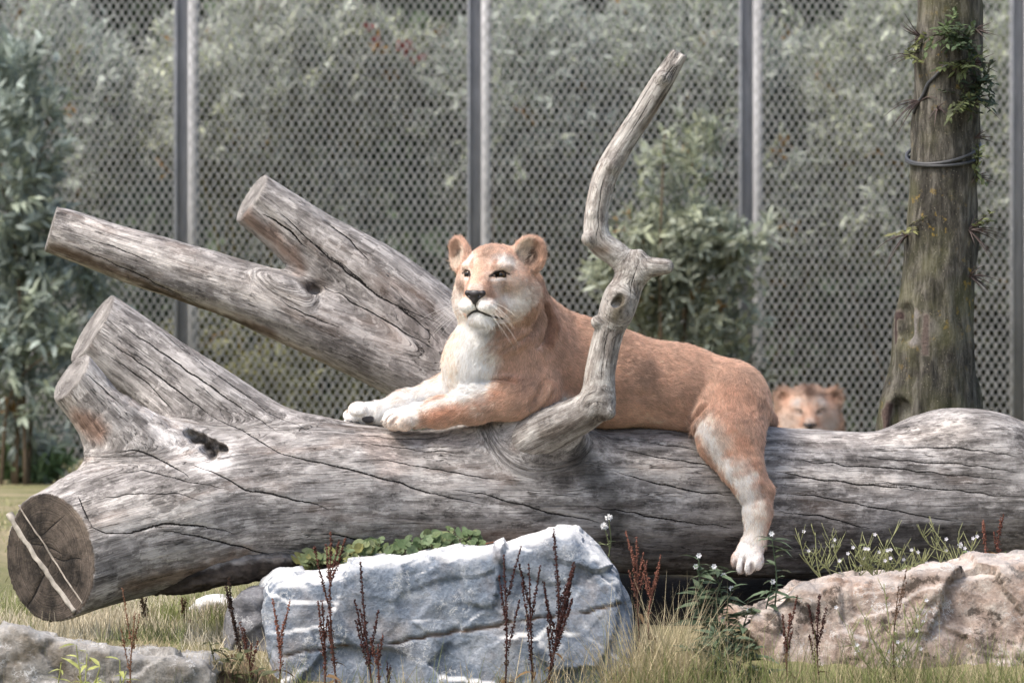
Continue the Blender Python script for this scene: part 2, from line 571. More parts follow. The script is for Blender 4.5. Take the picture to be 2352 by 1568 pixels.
# ================================================================== chain link fence
FY = 13.0
FS = (D + FY) / D / PXM
def fx(u): return (u - U0) * FS
m_wire, t_, b_ = new_mat('galvanised_wire'); g_ = NG(t_)
g_.l(g_.ramp(g_.noise(g_.coord(), 9, 4), [(0.3, (0.30, 0.30, 0.295)), (0.7, (0.46, 0.46, 0.45))]), b_.inputs['Base Color'])
b_.inputs['Metallic'].default_value = 0.35; b_.inputs['Roughness'].default_value = 0.55
m_post, t_, b_ = new_mat('galvanised_post'); g_ = NG(t_)
g_.l(g_.ramp(g_.noise(g_.mapv(g_.coord(), (3, 3, 0.8)), 6, 6, 0.65), [(0.3, (0.32, 0.32, 0.33)), (0.7, (0.50, 0.50, 0.51))]), b_.inputs['Base Color'])
b_.inputs['Roughness'].default_value = 0.8; b_.inputs['Specular IOR Level'].default_value = 0.2
m_web, t_, b_ = new_mat('shade_post_channel'); g_ = NG(t_)  # shade of the gap between the flanges is put into this dark colour
g_.l(g_.ramp(g_.noise(g_.mapv(g_.coord(), (4, 4, 1)), 5, 5), [(0.3, (0.028, 0.022, 0.026)), (0.7, (0.055, 0.045, 0.05))]), b_.inputs['Base Color'])
b_.inputs['Roughness'].default_value = 0.9; b_.inputs['Specular IOR Level'].default_value = 0.1
FH = 3.7
fence = empty('chain_link_fence', (0, FY, 0), 'tall grey chain link fence with steel posts behind the fallen tree', 'fence')
post_u = [-1590, -920, -250, 425, 1098, 1722, 2345, 2965, 3590]
for pu in post_u:
    x = fx(pu)
    pb = MB()
    for (cx, wx, cy, wy) in ((-0.052, 0.016, 0.0, 0.09), (0.045, 0.055, 0.0, 0.09), (0.0, 0.12, 0.052, 0.014)):
        V, Q = box((x + cx, FY + cy + 0.01, FH / 2 - 0.1), (wx, wy, FH + 0.2)); pb.add(V, Q)
    po = pb.build('post', m_post, fence, smooth=False)
    V, Q = box((x - 0.0135, FY + 0.025, FH / 2), (0.061, 0.03, FH)); w = MB(); w.add(V, Q)
    for bz in np.arange(0.3, FH, 0.55):
        V, Q, T = tube(np.array([[x - 0.013, FY + 0.012, bz], [x - 0.013, FY - 0.004, bz]]), 0.007, 6); w.add(V, Q, T)
    w.build('channel', m_web, po, smooth=False)
cw = 0.0225
for a, b in zip(post_u[:-1], post_u[1:]):
    x0, x1 = fx(a) + 0.03, fx(b) - 0.055
    n = int(round((x1 - x0) / cw)); xs = x0 + (np.arange(n) + 0.5) * (x1 - x0) / n
    m = int(FH / 0.036); zz = np.linspace(0.02, FH, m + 1)
    sg = np.where(np.arange(m + 1) % 2 == 0, -1.0, 1.0)
    hw = (x1 - x0) / n / 2 * 1.06
    mb = MB()
    for k, xk in enumerate(xs):
        P = np.stack([xk + sg * hw * (1 if k % 2 else -1), FY - 0.058 + 0.004 * sg, zz], 1)
        V, Q, T = tube(P, 0.0042, 4, cap=False); mb.add(V, Q)
    for z in (0.03, FH - 0.02):
        V, Q, T = tube(np.array([[x0 - 0.02, FY - 0.066, z], [x1 + 0.02, FY - 0.066, z]]), 0.004, 5); mb.add(V, Q, T)
    o = mb.build('wire_mesh', m_wire, fence)
    o['kind'] = 'stuff'

# ================================================================== shrubs beyond and before the fence
m_leaf = plain_mat('silvery_leaf', 0.6, 30, 0.25, 0.35, trans=0.25)
m_twig = plain_mat('twig_bark', 0.85, 40, 0.4, 0.2)

def shrub(name, label, base, blobs, n, tint, lsz=(0.05, 0.10), stems=7, stem_col=(0.12, 0.09, 0.06), group=None, orange=0.02):
    """base (x,y); blobs list of (centre, radii); sprigs of narrow leaves spread through the blobs."""
    root = empty(name, (base[0], base[1], 0), label, 'shrub', group)
    vol = np.array([np.prod(r) ** 0.75 for _, r in blobs]); pr = vol / vol.sum()
    which = RNG.choice(len(blobs), n, p=pr)
    C = np.array([c for c, _ in blobs])[which]; R = np.array([r for _, r in blobs])[which]
    d = rand_dirs(n); rr = RNG.uniform(0.25, 1, n) ** 0.5
    tips = C + d * R * rr[:, None]
    tips[:, 2] = np.maximum(tips[:, 2], 0.08)
    hole = vnoise(tips, 2.6, 9)
    keep = hole > -0.28; tips, d = tips[keep], d[keep]; n = len(tips)
    sp_dir = unit(d * 0.8 + RNG.normal(0, 0.35, (n, 3)) + np.array([0, -0.15, 0.45]))
    L = RNG.uniform(0.14, 0.30, n)
    K = 15
    t = np.linspace(0.1, 1, K)
    base_l = (tips[:, None] - sp_dir[:, None] * (L[:, None] * (1 - t[None]))[..., None]).reshape(-1, 3)
    ld = unit(np.repeat(sp_dir, K, 0) * 0.9 + rand_dirs(n * K) * 0.8)
    up = unit(np.array([0, -0.25, 1.0]) + RNG.normal(0, 0.5, (n * K, 3)))
    lum = np.repeat(RNG.uniform(0.6, 1.3, n), K) * RNG.uniform(0.75, 1.25, n * K)
    cols = np.array(tint)[None] * lum[:, None] * 1.3
    hue = np.repeat(RNG.uniform(0, 1, n), K)
    cols = cols * np.where(hue[:, None] < 0.3, np.array([[1.04, 1.03, 0.90]]), np.array([[1, 1, 1.0]]))
    o_ = np.repeat(RNG.uniform(0, 1, n) < orange, K)
    cols[o_] = np.array([0.34, 0.20, 0.07]) * lum[o_][:, None]
    ll = RNG.uniform(lsz[0], lsz[1], n * K)
    V, Q, T, Cc = leaves(base_l, ld, up, ll, ll * RNG.uniform(0.20, 0.34, n * K), cols)
    fb = MB(); fb.add(V, Q, T, Cc)
    f = fb.build('foliage', m_leaf, root); f['kind'] = 'stuff'
    for s in range(stems):
        tgt = tips[RNG.integers(n)]
        b0 = np.array([base[0] + RNG.normal(0, 0.08), base[1] + RNG.normal(0, 0.08), -0.05])
        mid = (b0 + tgt) / 2 + np.array([RNG.normal(0, 0.1), RNG.normal(0, 0.1), 0.15])
        P = catmull([b0, mid, tgt], 6)
        V, Q, T = tube(P, np.linspace(0.012, 0.004, len(P)), 6)
        sb = MB(); sb.add(V, Q, T, stem_col); sb.build('stem', m_twig, root)
    return root

def blob(u, v, y, ru, rv, ry):
    k = (D + y) / D / PXM
    return (W(u, v, y), np.array([ru * k, ry, rv * k]))

grey, green, olive, dark = (0.36, 0.395, 0.35), (0.16, 0.20, 0.11), (0.27, 0.27, 0.15), (0.09, 0.12, 0.075)
G = 'silvery shrubs beyond the fence'
def bx(u, y): return ((u - U0) * (D + y) / D / PXM, y)
shrub('silver_shrub', 'silvery leaved shrub behind the fence at its left end', bx(60, 14.6), [blob(40, 250, 14.6, 330, 300, .9), blob(80, 760, 14.6, 260, 320, .8)], 2600, grey, group=G)
shrub('silver_shrub', 'tall pale silvery shrub with yellow stems behind the middle fence panel', bx(640, 14.3), [blob(560, 220, 14.3, 260, 280, .8), blob(800, 120, 14.5, 240, 220, .7), blob(680, 520, 14.4, 230, 260, .7)], 3200, (0.38, 0.405, 0.345), stems=12, stem_col=(0.30, 0.24, 0.08), group=G)
shrub('olive_shrub', 'olive yellow shrub behind the fence, below the forked limb', bx(780, 14.0), [blob(760, 850, 14.0, 280, 200, .5), blob(520, 760, 14.2, 160, 160, .5)], 800, olive, group=G)
shrub('silver_shrub', 'silvery grey shrub behind the fence, above the lioness', bx(1250, 14.4), [blob(1180, 230, 14.4, 260, 300, .8), blob(1350, 420, 14.6, 220, 240, .7)], 2700, grey, group=G)
shrub('silver_shrub', 'grey green shrub behind the fence post beside the curved dead branch', bx(1650, 14.8), [blob(1600, 180, 14.8, 280, 300, .9), blob(1800, 420, 14.8, 260, 240, .8)], 2700, (0.35, 0.385, 0.335), group=G)
shrub('silver_shrub', 'dense grey green shrub behind the fence beyond the thorny trunk', bx(2150, 14.5), [blob(2050, 220, 14.5, 260, 320, .8), blob(2380, 350, 14.5, 260, 400, .8), blob(2080, 480, 14.4, 220, 160, .6)], 3200, (0.37, 0.40, 0.33), group=G)
shrub('olive_shrub', 'low dark shrub behind the fence, beyond the lying male lion', bx(1900, 15.0), [blob(1850, 800, 15.0, 420, 170, .5), blob(2320, 820, 15.0, 200, 180, .5)], 700, (0.12, 0.13, 0.09), group=G)
shrub('olive_shrub', 'low dark shrub behind the fence, beyond the back of the lioness', bx(1350, 15.0), [blob(1420, 720, 15.0, 300, 150, .5), blob(1150, 700, 15.0, 200, 160, .5)], 700, (0.13, 0.14, 0.09), group=G)
G2 = 'shrubs on the lions\' side of the fence'
shrub('front_shrub', 'pale leafy shrub in front of the fence, left of the sawn limbs', bx(40, 12.0), [blob(20, 380, 12.0, 170, 320, .4), blob(80, 760, 12.0, 170, 240, .35), blob(220, 560, 12.2, 90, 220, .25), blob(60, 980, 12.2, 120, 100, .3)], 640, (0.27, 0.31, 0.275), lsz=(0.06, 0.12), group=G2)
shrub('front_shrub', 'bushy green shrub in front of the fence, behind the curved dead branch', bx(1570, 11.6), [blob(1600, 430, 11.6, 150, 190, .4), blob(1500, 590, 11.6, 170, 130, .35), blob(1680, 540, 11.6, 110, 120, .3), blob(1420, 640, 11.6, 110, 70, .3), blob(1580, 720, 11.7, 200, 120, .35), blob(1600, 880, 11.7, 200, 120, .3)], 850, (0.27, 0.295, 0.235), lsz=(0.05, 0.09), group=G2, orange=0.02)
shrub('front_shrub', 'small green weed clump at the foot of the fence', bx(80, 12.3), [blob(70, 1060, 12.3, 110, 40, .25)], 90, (0.13, 0.19, 0.09), stems=3, group=G2)

# a few red blossoms on the tall middle shrub
mid_shrub = [o for o in bpy.data.objects if o.name == 'silver_shrub.001'][0]
for (u, v) in ((930, 105), (918, 112), (868, 95), (940, 98), (850, 60), (960, 130)):
    n = 7; c = W(u, v, 13.3)
    V, Q, T, C = leaves(np.tile(c, (n, 1)) + RNG.normal(0, .012, (n, 3)), unit(rand_dirs(n) + [0, -.5, 0]), unit(rand_dirs(n)), np.full(n, .045), np.full(n, .03), np.tile([.36, .13, .11], (n, 1)))
    fl_ = MB(); fl_.add(V, Q, T, C); fl_.build('blossom', m_leaf, mid_shrub)

# dense hedge that closes the view far behind
HY = 20.0
hx = np.linspace(-14, 14, 120); hz = np.linspace(-0.05, 7.5, 40)
HX, HZ = np.meshgrid(hx, hz, indexing='ij')
hp = np.stack([HX.ravel(), np.zeros(HX.size), HZ.ravel()], 1)
hy = HY - 0.9 * fbm(hp, 0.55, 4, 21) + np.maximum(0, HZ.ravel() - 5.5) * 0.6
hq = (np.arange(119)[:, None] * 40 + np.arange(39)[None]).ravel()
hb = MB()
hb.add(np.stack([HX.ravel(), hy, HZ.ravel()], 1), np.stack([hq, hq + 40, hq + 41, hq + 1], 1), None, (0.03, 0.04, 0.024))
n = 26000
q = RNG.integers(0, len(hp), n); pb_ = np.stack([HX.ravel(), hy, HZ.ravel()], 1)[q] + RNG.normal(0, 0.12, (n, 3)) - np.array([0, 0.1, 0])
ll = RNG.uniform(0.10, 0.22, n)
V, Q, T, C = leaves(pb_, unit(rand_dirs(n) + np.array([0, -0.6, 0.2])), unit(rand_dirs(n) + np.array([0, -.3, 1])), ll, ll * 0.5,
                    np.array([[0.10, 0.13, 0.08]]) * RNG.uniform(0.5, 1.6, (n, 1)))
hb.add(V, Q, T, C)
hedge = hb.build('hedge', m_leaf)
tag(hedge, 'dark green hedge mass far behind the fence', 'hedge', kind='stuff')
# ================================================================== weathered wood
def wood_material(name, light=(0.50, 0.468, 0.442), mid=(0.185, 0.168, 0.157), darkc=(0.04, 0.035, 0.032)):
    m, t, b = new_mat(name); g = NG(t)
    gr = g.attr('grain').outputs['Vector']; co = g.coord()
    streak = g.noise(g.mapv(gr, (2.4, 22, 22)), 2.2, 8, 0.66, 0.6)          # long streaks along the grain
    fibre = g.noise(g.mapv(gr, (9, 260, 260)), 1.0, 6, 0.7)            # fine fibres
    patch = g.noise(g.mapv(gr, (0.8, 2.2, 2.2)), 5.5, 7, 0.68, 0.8)           # blotches
    blotch = g.noise(co, 26, 6, 0.72)
    c = g.ramp(streak, [(0.30, darkc), (0.46, mid), (0.64, light)])
    c2 = g.ramp(patch, [(0.34, darkc), (0.50, mid), (0.68, light)])
    c = g.mix(0.55, c, c2)
    chalk = g.noise(g.mapv(gr, (5, 14, 14)), 2.0, 10, 0.78)
    c = g.mix(g.ramp(chalk, [(0.50, 0), (0.60, 0.85)]), c, tuple(1.12 * q for q in light))
    c = g.mix(g.ramp(chalk, [(0.36, 0.8), (0.44, 0)]), c, tuple(0.8 * q for q in darkc))
    c = g.mix(g.ramp(blotch, [(0.52, 0), (0.70, 0.6)]), c, light)
    c = g.mix(g.ramp(blotch, [(0.28, 0.8), (0.42, 0)]), c, darkc)
    c = g.mix(0.75, c, g.ramp(fibre, [(0.30, 0.45), (0.50, 0.95), (0.70, 1.25)]), 'MULTIPLY')
    warm = g.noise(g.mapv(gr, (1, 4, 4)), 3.2, 4)
    c = g.mix(g.ramp(warm, [(0.56, 0), (0.75, 0.55)]), c, g.mix(0.5, c, (0.30, 0.19, 0.13)))
    # fine drying checks along the grain
    chk = g.noise(g.mapv(gr, (2.2, 80, 80)), 1.0, 3, 0.4)
    line = g.ramp(g.math('ABSOLUTE', g.math('SUBTRACT', chk, 0.5)), [(0.0, 1), (0.014, 0)])
    gate = g.ramp(g.noise(g.mapv(gr, (1.3, 6, 6)), 3.0, 2), [(0.50, 0), (0.60, 1)])
    chkf = g.math('MULTIPLY', line, gate)
    c = g.mix(g.math('MULTIPLY', chkf, 0.75), c, (0.03, 0.025, 0.022))
    # sawn end grain: rings about the pith
    cut = g.attr('cut').outputs['Fac']; ring = g.attr('ring').outputs['Vector']
    rx = g.n('ShaderNodeSeparateXYZ'); g.l(ring, rx.inputs[0])
    wob = g.math('ADD', rx.outputs[0], g.math('MULTIPLY', g.noise(co, 9, 3), 0.02))
    rn = g.n('ShaderNodeTexNoise', noise_dimensions='1D'); g.l(wob, rn.inputs['W']); rn.inputs['Scale'].default_value = 240; rn.inputs['Detail'].default_value = 3
    tone = g.noise(co, 14, 5, 0.65)
    endc = g.mix(g.ramp(rn.outputs['Fac'], [(0.35, 0.62), (0.65, 1.1)]), 0.0, 1.0)
    dk = rx.outputs[1]
    pale = g.mix(g.ramp(tone, [(0.35, 0), (0.65, 1)]), (0.13, 0.115, 0.105), (0.40, 0.375, 0.35)); drk = g.mix(g.ramp(g.noise(co, 7, 6, 0.7), [(0.40, 0), (0.62, 1)]), (0.022, 0.018, 0.015), (0.15, 0.12, 0.098))
    ec = g.mix(1.0, g.mix(dk, pale, drk), endc, 'MULTIPLY')
    c = g.mix(cut, c, ec)
    # long splits: signed distance to the split against its local half width
    wid = g.attr('crack_width').outputs['Fac']
    ragged = g.math('MULTIPLY', wid, g.ramp(g.noise(co, 160, 3), [(0.3, 0.55), (0.7, 1.25)]))
    gap = g.math('SUBTRACT', ragged, g.math('ABSOLUTE', g.attr('crack_side').outputs['Fac']))
    crack = g.math('MULTIPLY', gap, 1400, clamp=True)
    c = g.mix(crack, c, (0.012, 0.010, 0.009))
    tintf = g.attr('tint').outputs['Color']
    c = g.mix(1.0, c, tintf, 'MULTIPLY')
    g.l(c, b.inputs['Base Color'])
    b.inputs['Roughness'].default_value = 0.85; b.inputs['Specular IOR Level'].default_value = 0.25
    hgt = g.math('ADD', g.math('MULTIPLY', streak, 1.0), g.math('ADD', g.math('MULTIPLY', fibre, 0.35), g.math('MULTIPLY', blotch, 0.5)))
    hgt = g.math('SUBTRACT', hgt, g.math('MULTIPLY', chkf, 1.2))
    hgt = g.math('SUBTRACT', hgt, g.math('MULTIPLY', crack, 2.0))
    hgt = g.math('SUBTRACT', hgt, g.math('MULTIPLY', g.math('MULTIPLY', rn.outputs['Fac'], cut), 0.3))
    g.l(g.bump(hgt, 0.006, 0.9), b.inputs['Normal'])
    return m

def smoothline(P, it):
    for _ in range(it):
        P = np.vstack([P[:1], (P[:-2] + 2 * P[1:-1] + P[2:]) / 4, P[-1:]])
    return P

def make_wood(name, prims, h, mat, parent, cracks=(), tints=(), dark_cuts=(), disp=0.004, extra=None, sm=1):
    V, Q = surface(prims, h)
    V = smooth(V, Q, sm)
    N = vnormals(V, Q)
    limbs = [p for p in prims if isinstance(p, LIMB) and p.op == 'u']
    ds, gs = zip(*[p.coords(V) for p in limbs])
    ds = np.stack(ds, 1); w = np.exp(-(ds - ds.min(1, keepdims=True)) / 0.011); w /= w.sum(1, keepdims=True)
    grain = sum(g * w[:, i:i + 1] for i, g in enumerate(gs))
    cut = np.zeros(len(V)); ring = np.zeros((len(V), 3))
    for p in limbs:
        for ci, (c, n) in enumerate(p.cuts):
            pl = (V - c) @ n
            m = (np.abs(pl) < h * 0.9) & (N @ n > 0.6) & (np.linalg.norm(V - c, axis=1) < p.Rr.max() * 1.6)
            cut[m] = 1
            j = np.argmin(np.linalg.norm(p.P - c, axis=1))
            o = V - c; o = o - (o @ n)[:, None] * n
            ring[m, 0] = np.linalg.norm(o, axis=1)[m]
            ring[m, 1] = 1.0 if id(p) in [id(x) for x in dark_cuts] else 0.0
    # lumpy relief along the grain
    gq = grain * np.array([0.22, 1, 1])
    V = V + N * ((disp * fbm(gq, 26, 3, 4) + disp * 1.2 * fbm(gq, 9, 3, 8)) * (1 - cut))[:, None]
    pick = Picker(V, 7.0)
    tint = np.ones((len(V), 3))
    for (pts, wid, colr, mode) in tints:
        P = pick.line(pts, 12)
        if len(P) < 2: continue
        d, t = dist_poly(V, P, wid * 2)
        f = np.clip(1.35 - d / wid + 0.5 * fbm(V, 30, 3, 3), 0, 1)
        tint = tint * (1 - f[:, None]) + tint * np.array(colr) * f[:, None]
    cs = np.full(len(V), 0.012); cwid = np.zeros(len(V)); near_d = np.full(len(V), 9.0)
    for ci, (pts, wid, dep) in enumerate(cracks):
        P = pick.line(pts, 7)
        if len(P) < 3: continue
        P = smoothline(P, 4)
        P = P + 0.003 * np.stack([vnoise(P, 22, s + ci) for s in (1, 2, 3)], 1)
        q, d, sg, t = signed_poly(V, N, P, 0.03)
        prof = np.clip(np.sin(np.clip(t, 0, 1) * math.pi), 0, 1) ** 0.5
        m = (d < 0.014) & (d < near_d[q]); w_ = q[m]
        near_d[w_] = d[m]
        cs[w_] = (sg * d)[m]
        cwid[w_] = (wid * 0.80 * prof * np.clip(1.6 - d / 0.009, 0, 1))[m]
        V[q] = V[q] - N[q] * (0.28 * dep * prof * np.clip(1 - d / 0.009, 0, 1))[:, None]
    if extra: V, tint = extra(V, N, tint, pick)
    o = mesh(name, V, Q, mat, parent, {'grain': grain, 'cut': cut, 'ring': ring, 'tint': tint, 'crack_side': cs, 'crack_width': cwid})
    return o, pick

# the picture units below only give directions; depth comes from the log lying on the ground at y ~ 0
def limb_px(rows, **kw):
    P = [W(u, v, y) for (u, v, y, r) in rows]; R = [RP(r, y) for (u, v, y, r) in rows]
    return LIMB(P, R, **kw)

fallen = empty('fallen_tree', (0.1, 0.05, 0.0), 'big weathered grey fallen tree with sawn limbs that the lioness lies on', 'fallen tree')
m_wood = wood_material('weathered_wood')

cut_root = (W(112, 1283, -0.62), unit((-0.70, -0.70, -0.10)))
cut_up = (W(212, 752, -0.17), unit((-0.80, -0.24, 0.52)))
cut_stub = (W(163, 864, -0.45), unit((-0.72, -0.36, 0.58)))
trunk_limb = limb_px([(2640, 1160, .47, 165), (2352, 1155, .38, 166), (1900, 1155, .20, 172), (1500, 1148, .06, 174), (1100, 1146, -.10, 168),
                      (800, 1148, -.22, 166), (560, 1166, -.36, 162), (330, 1218, -.50, 156), (112, 1283, -.62, 148), (-60, 1330, -.72, 146)],
                     cuts=[cut_root], lump=0.012, k=0.1)
up_limb = limb_px([(800, 1130, -.20, 130), (620, 1050, -.22, 120), (470, 945, -.22, 106), (340, 850, -.19, 96), (212, 752, -.17, 90), (120, 680, -.17, 88)],
                  cuts=[cut_up], k=0.10, s0=1.9, lump=0.004)
stub_limb = limb_px([(520, 1190, -.36, 110), (380, 1090, -.41, 108), (270, 985, -.44, 80), (205, 915, -.45, 65), (163, 864, -.45, 63), (110, 800, -.45, 63)],
                    cuts=[cut_stub], k=0.045, s0=2.2)
web_limb = limb_px([(420, 1110, -.36, 110), (300, 1110, -.42, 95), (200, 1160, -.52, 62)], k=0.10, s0=2.3)
hump = EL(W(2205, 1035, .32), (0.20, 0.14, 0.115), k=0.12)
_hr = np.stack([unit((1, 0, -.42)), np.array([0, 1., 0]), unit((.42, 0, 1))])
HOLES = [EL(W(u, v, -.50), (RP(rx), 0.11, RP(rz)), _hr, 0.004, op='s') for (u, v, rx, rz) in ((438, 998, 20, 13), (458, 1008, 26, 17), (482, 1026, 24, 22), (508, 1030, 18, 11), (488, 1046, 12, 13), (446, 1012, 14, 10))]
notch = RC(W(275, 878, -.46), W(330, 900, -.36), 0.020, 0.014, k=0.03, op='s')
groove = RC(W(200, 805, -.38), W(400, 965, -.46), 0.020, 0.020, k=0.02, op='s')
rise = EL(W(1190, 1040, -.13), (RP(190), 0.15, RP(92)), None, 0.06)
boss = limb_px([(1180, 1060, -.16, 70), (1225, 1000, -.22, 66), (1290, 975, -.27, 54)], k=0.08, s0=1.2)
fork_boss = limb_px([(1180, 1060, .20, 120), (1250, 1000, .28, 110)], k=0.1, s0=1.2)

cracks = [
 # (picture polyline, half width m, depth m)
 ([(470, 945), (560, 985), (640, 1035), (760, 1065), (900, 1100), (980, 1128), (1110, 1160)], .0042, .016),
 ([(440, 1060), (500, 1085), (560, 1120), (640, 1135), (700, 1150), (760, 1170)], .0042, .014),
 ([(1040, 1120), (1130, 1138), (1250, 1175), (1380, 1200)], .0036, .012),
 ([(205, 1205), (240, 1222), (310, 1218), (390, 1200), (470, 1210), (540, 1225)], .0048, .016),
 ([(360, 1215), (470, 1235), (560, 1262), (680, 1290)], .0036, .010),
 ([(265, 1040), (320, 1030), (390, 1060), (440, 1095)], .0040, .012),
 ([(260, 1085), (330, 1075), (420, 1100), (520, 1118)], .0034, .010),
 ([(220, 1145), (300, 1130), (400, 1128), (470, 1150)], .0030, .008),
 ([(860, 1050), (960, 1068), (1060, 1085), (1150, 1100)], .0032, .009),
 ([(780, 985), (860, 1000), (980, 1005), (1060, 985)], .0030, .008),
 ([(820, 1010), (940, 1028), (1090, 1040)], .0028, .008),
 ([(740, 1225), (800, 1235), (860, 1255)], .0038, .011),
 ([(1400, 1020), (1480, 1040), (1600, 1060), (1690, 1075)], .0034, .010),
 ([(1410, 1080), (1500, 1105), (1600, 1125), (1700, 1140)], .0036, .010),
 ([(1360, 1165), (1480, 1185), (1600, 1205), (1690, 1215)], .0034, .010),
 ([(1470, 1010), (1560, 1020), (1650, 1040)], .0028, .008),
 ([(1780, 1045), (1900, 1062), (2020, 1070), (2160, 1085), (2320, 1100)], .0034, .010),
 ([(1960, 1045), (2080, 1056), (2200, 1062), (2340, 1080)], .0032, .010),
 ([(1780, 1080), (1880, 1100), (2000, 1110), (2110, 1125)], .0040, .010),
 ([(2050, 1022), (2200, 1025), (2340, 1045)], .0032, .010),
 ([(1800, 1130), (1950, 1150), (2100, 1180), (2200, 1200)], .0034, .009),
 ([(2000, 1100), (2150, 1120), (2330, 1140)], .0032, .009),
 ([(1790, 1175), (1900, 1190), (2010, 1215)], .0030, .008),
 ([(235, 775), (320, 830), (420, 905), (500, 960)], .0036, .012),
 ([(270, 735), (350, 790), (450, 860), (560, 935), (640, 990)], .0042, .014),
 ([(300, 700), (400, 780), (520, 870), (620, 945), (720, 990)], .0030, .010),
 ([(245, 815), (330, 875), (400, 945)], .0030, .010),
 ([(200, 855), (240, 890), (290, 935)], .0030, .010),
 ([(45, 1250), (110, 1255), (150, 1280)], .0034, .010),
 ([(112, 1290), (80, 1360), (45, 1425)], .0050, .018),
 ([(100, 1265), (135, 1290), (185, 1285)], .0038, .012),
 ([(60, 1240), (90, 1235), (150, 1180)], .0028, .008),
 ([(175, 1135), (200, 1180), (215, 1205)], .0036, .010),
]
tints = [
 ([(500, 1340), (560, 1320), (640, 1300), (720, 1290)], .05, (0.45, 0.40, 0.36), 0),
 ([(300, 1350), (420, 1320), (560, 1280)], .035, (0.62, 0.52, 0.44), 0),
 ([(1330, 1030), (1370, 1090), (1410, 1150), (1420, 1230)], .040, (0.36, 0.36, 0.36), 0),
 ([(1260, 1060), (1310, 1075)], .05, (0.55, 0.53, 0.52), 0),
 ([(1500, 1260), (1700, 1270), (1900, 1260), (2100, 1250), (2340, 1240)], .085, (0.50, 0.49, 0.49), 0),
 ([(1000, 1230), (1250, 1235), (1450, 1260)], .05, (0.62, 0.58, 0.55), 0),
 ([(340, 930), (400, 985), (480, 1060)], .055, (1.7, 1.7, 1.7), 0),
 ([(200, 1180), (300, 1160), (420, 1165)], .06, (1.35, 1.35, 1.33), 0),
 ([(180, 960), (220, 990)], .035, (0.85, 0.62, 0.52), 0),
 ([(870, 1010), (900, 1060)], .06, (1.3, 1.2, 1.15), 0),
 ([(445, 1008), (498, 1034)], .013, (0.30, 0.27, 0.24), 0), ([(540, 1010), (520, 1060), (470, 1070)], .022, (1.5, 1.5, 1.5), 0),
 ([(780, 1010), (1080, 1000)], .03, (1.2, 1.14, 1.1), 0),
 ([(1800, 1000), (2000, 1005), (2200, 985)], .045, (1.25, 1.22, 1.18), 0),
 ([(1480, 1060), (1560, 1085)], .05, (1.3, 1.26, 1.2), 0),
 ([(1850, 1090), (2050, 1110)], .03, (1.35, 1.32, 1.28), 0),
]
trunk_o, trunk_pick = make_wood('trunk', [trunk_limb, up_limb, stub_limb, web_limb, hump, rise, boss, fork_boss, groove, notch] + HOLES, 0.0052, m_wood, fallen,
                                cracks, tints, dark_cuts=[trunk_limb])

# forked limb that rises behind the lioness
cut_a = (W(116, 526, .30), unit((-0.93, -0.12, 0.26)))
cut_b = (W(576, 455, .36), unit((-0.80, -0.26, 0.50)))
fa = limb_px([(1330, 1060, .34, 110), (1150, 925, .36, 108), (960, 836, .36, 98), (760, 748, .34, 84), (560, 672, .32, 72), (330, 596, .30, 62), (116, 526, .30, 54), (0, 488, .30, 52)],
             cuts=[cut_a], k=0.06, s0=0.4, lump=0.005)
fb_ = limb_px([(1280, 990, .36, 115), (1100, 850, .38, 112), (960, 735, .38, 104), (840, 640, .38, 92), (720, 560, .37, 76), (576, 455, .36, 64), (500, 400, .36, 62)],
              cuts=[cut_b], k=0.05, s0=0.4, lump=0.005)
fcr = [
 ([(640, 480), (700, 545), (760, 600), (850, 665), (960, 735), (1010, 790)], .0042, .014),
 ([(700, 640), (760, 665), (830, 700), (930, 760), (1000, 800)], .0036, .012),
 ([(720, 560), (800, 620), (880, 690), (1020, 745)], .0030, .010),
 ([(740, 500), (800, 545), (850, 600)], .0038, .012),
 ([(600, 490), (660, 530), (700, 570)], .0050, .016),
 ([(200, 545), (300, 580), (360, 610)], .0026, .006),
 ([(640, 690), (700, 720), (780, 750)], .0028, .008),
 ([(150, 560), (330, 640), (480, 715)], .0030, .008),
]
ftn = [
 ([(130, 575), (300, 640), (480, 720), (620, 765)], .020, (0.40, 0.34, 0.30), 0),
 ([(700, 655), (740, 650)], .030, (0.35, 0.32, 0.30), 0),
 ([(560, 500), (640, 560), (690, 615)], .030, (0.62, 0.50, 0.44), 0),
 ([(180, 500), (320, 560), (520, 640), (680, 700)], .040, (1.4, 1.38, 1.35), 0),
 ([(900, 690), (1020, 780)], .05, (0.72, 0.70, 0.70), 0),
]
pocket = RC(W(716, 655, .24), W(724, 672, .30), 0.016, 0.02, k=0.02, op='s')
gouge = RC(W(588, 480, .27), W(705, 590, .26), 0.012, 0.014, k=0.03, op='s')
splint = limb_px([(600, 640, .26, 10), (640, 655, .26, 22), (700, 690, .27, 26)], k=0.03, s0=.6)
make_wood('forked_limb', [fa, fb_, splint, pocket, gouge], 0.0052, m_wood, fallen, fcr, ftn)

# upright dead branch
m_branch = wood_material('bare_branch_wood', (0.50, 0.475, 0.44), (0.22, 0.195, 0.175), (0.055, 0.045, 0.038))
BY = -.33
br = limb_px([(1170, 1040, -.20, 52), (1225, 1005, -.26, 52), (1300, 968, -.31, 46), (1365, 925, BY, 42), (1378, 850, BY, 37), (1397, 770, BY, 36), (1425, 690, BY, 37),
              (1452, 625, BY, 33), (1418, 588, BY, 28), (1375, 552, BY, 27), (1370, 490, BY, 24), (1388, 410, BY, 25), (1424, 340, BY, 24), (1472, 265, BY, 24), (1515, 195, BY, 25), (1562, 122, BY, 20), (1590, 80, BY, 20)],
             cuts=[(W(1563, 122, BY), unit((0.42, 0, 0.9)))], k=0.02, lump=0.006, n=7)
st = limb_px([(1455, 622, BY, 30), (1490, 614, BY - .02, 24), (1530, 612, BY - .03, 18)], k=0.03)
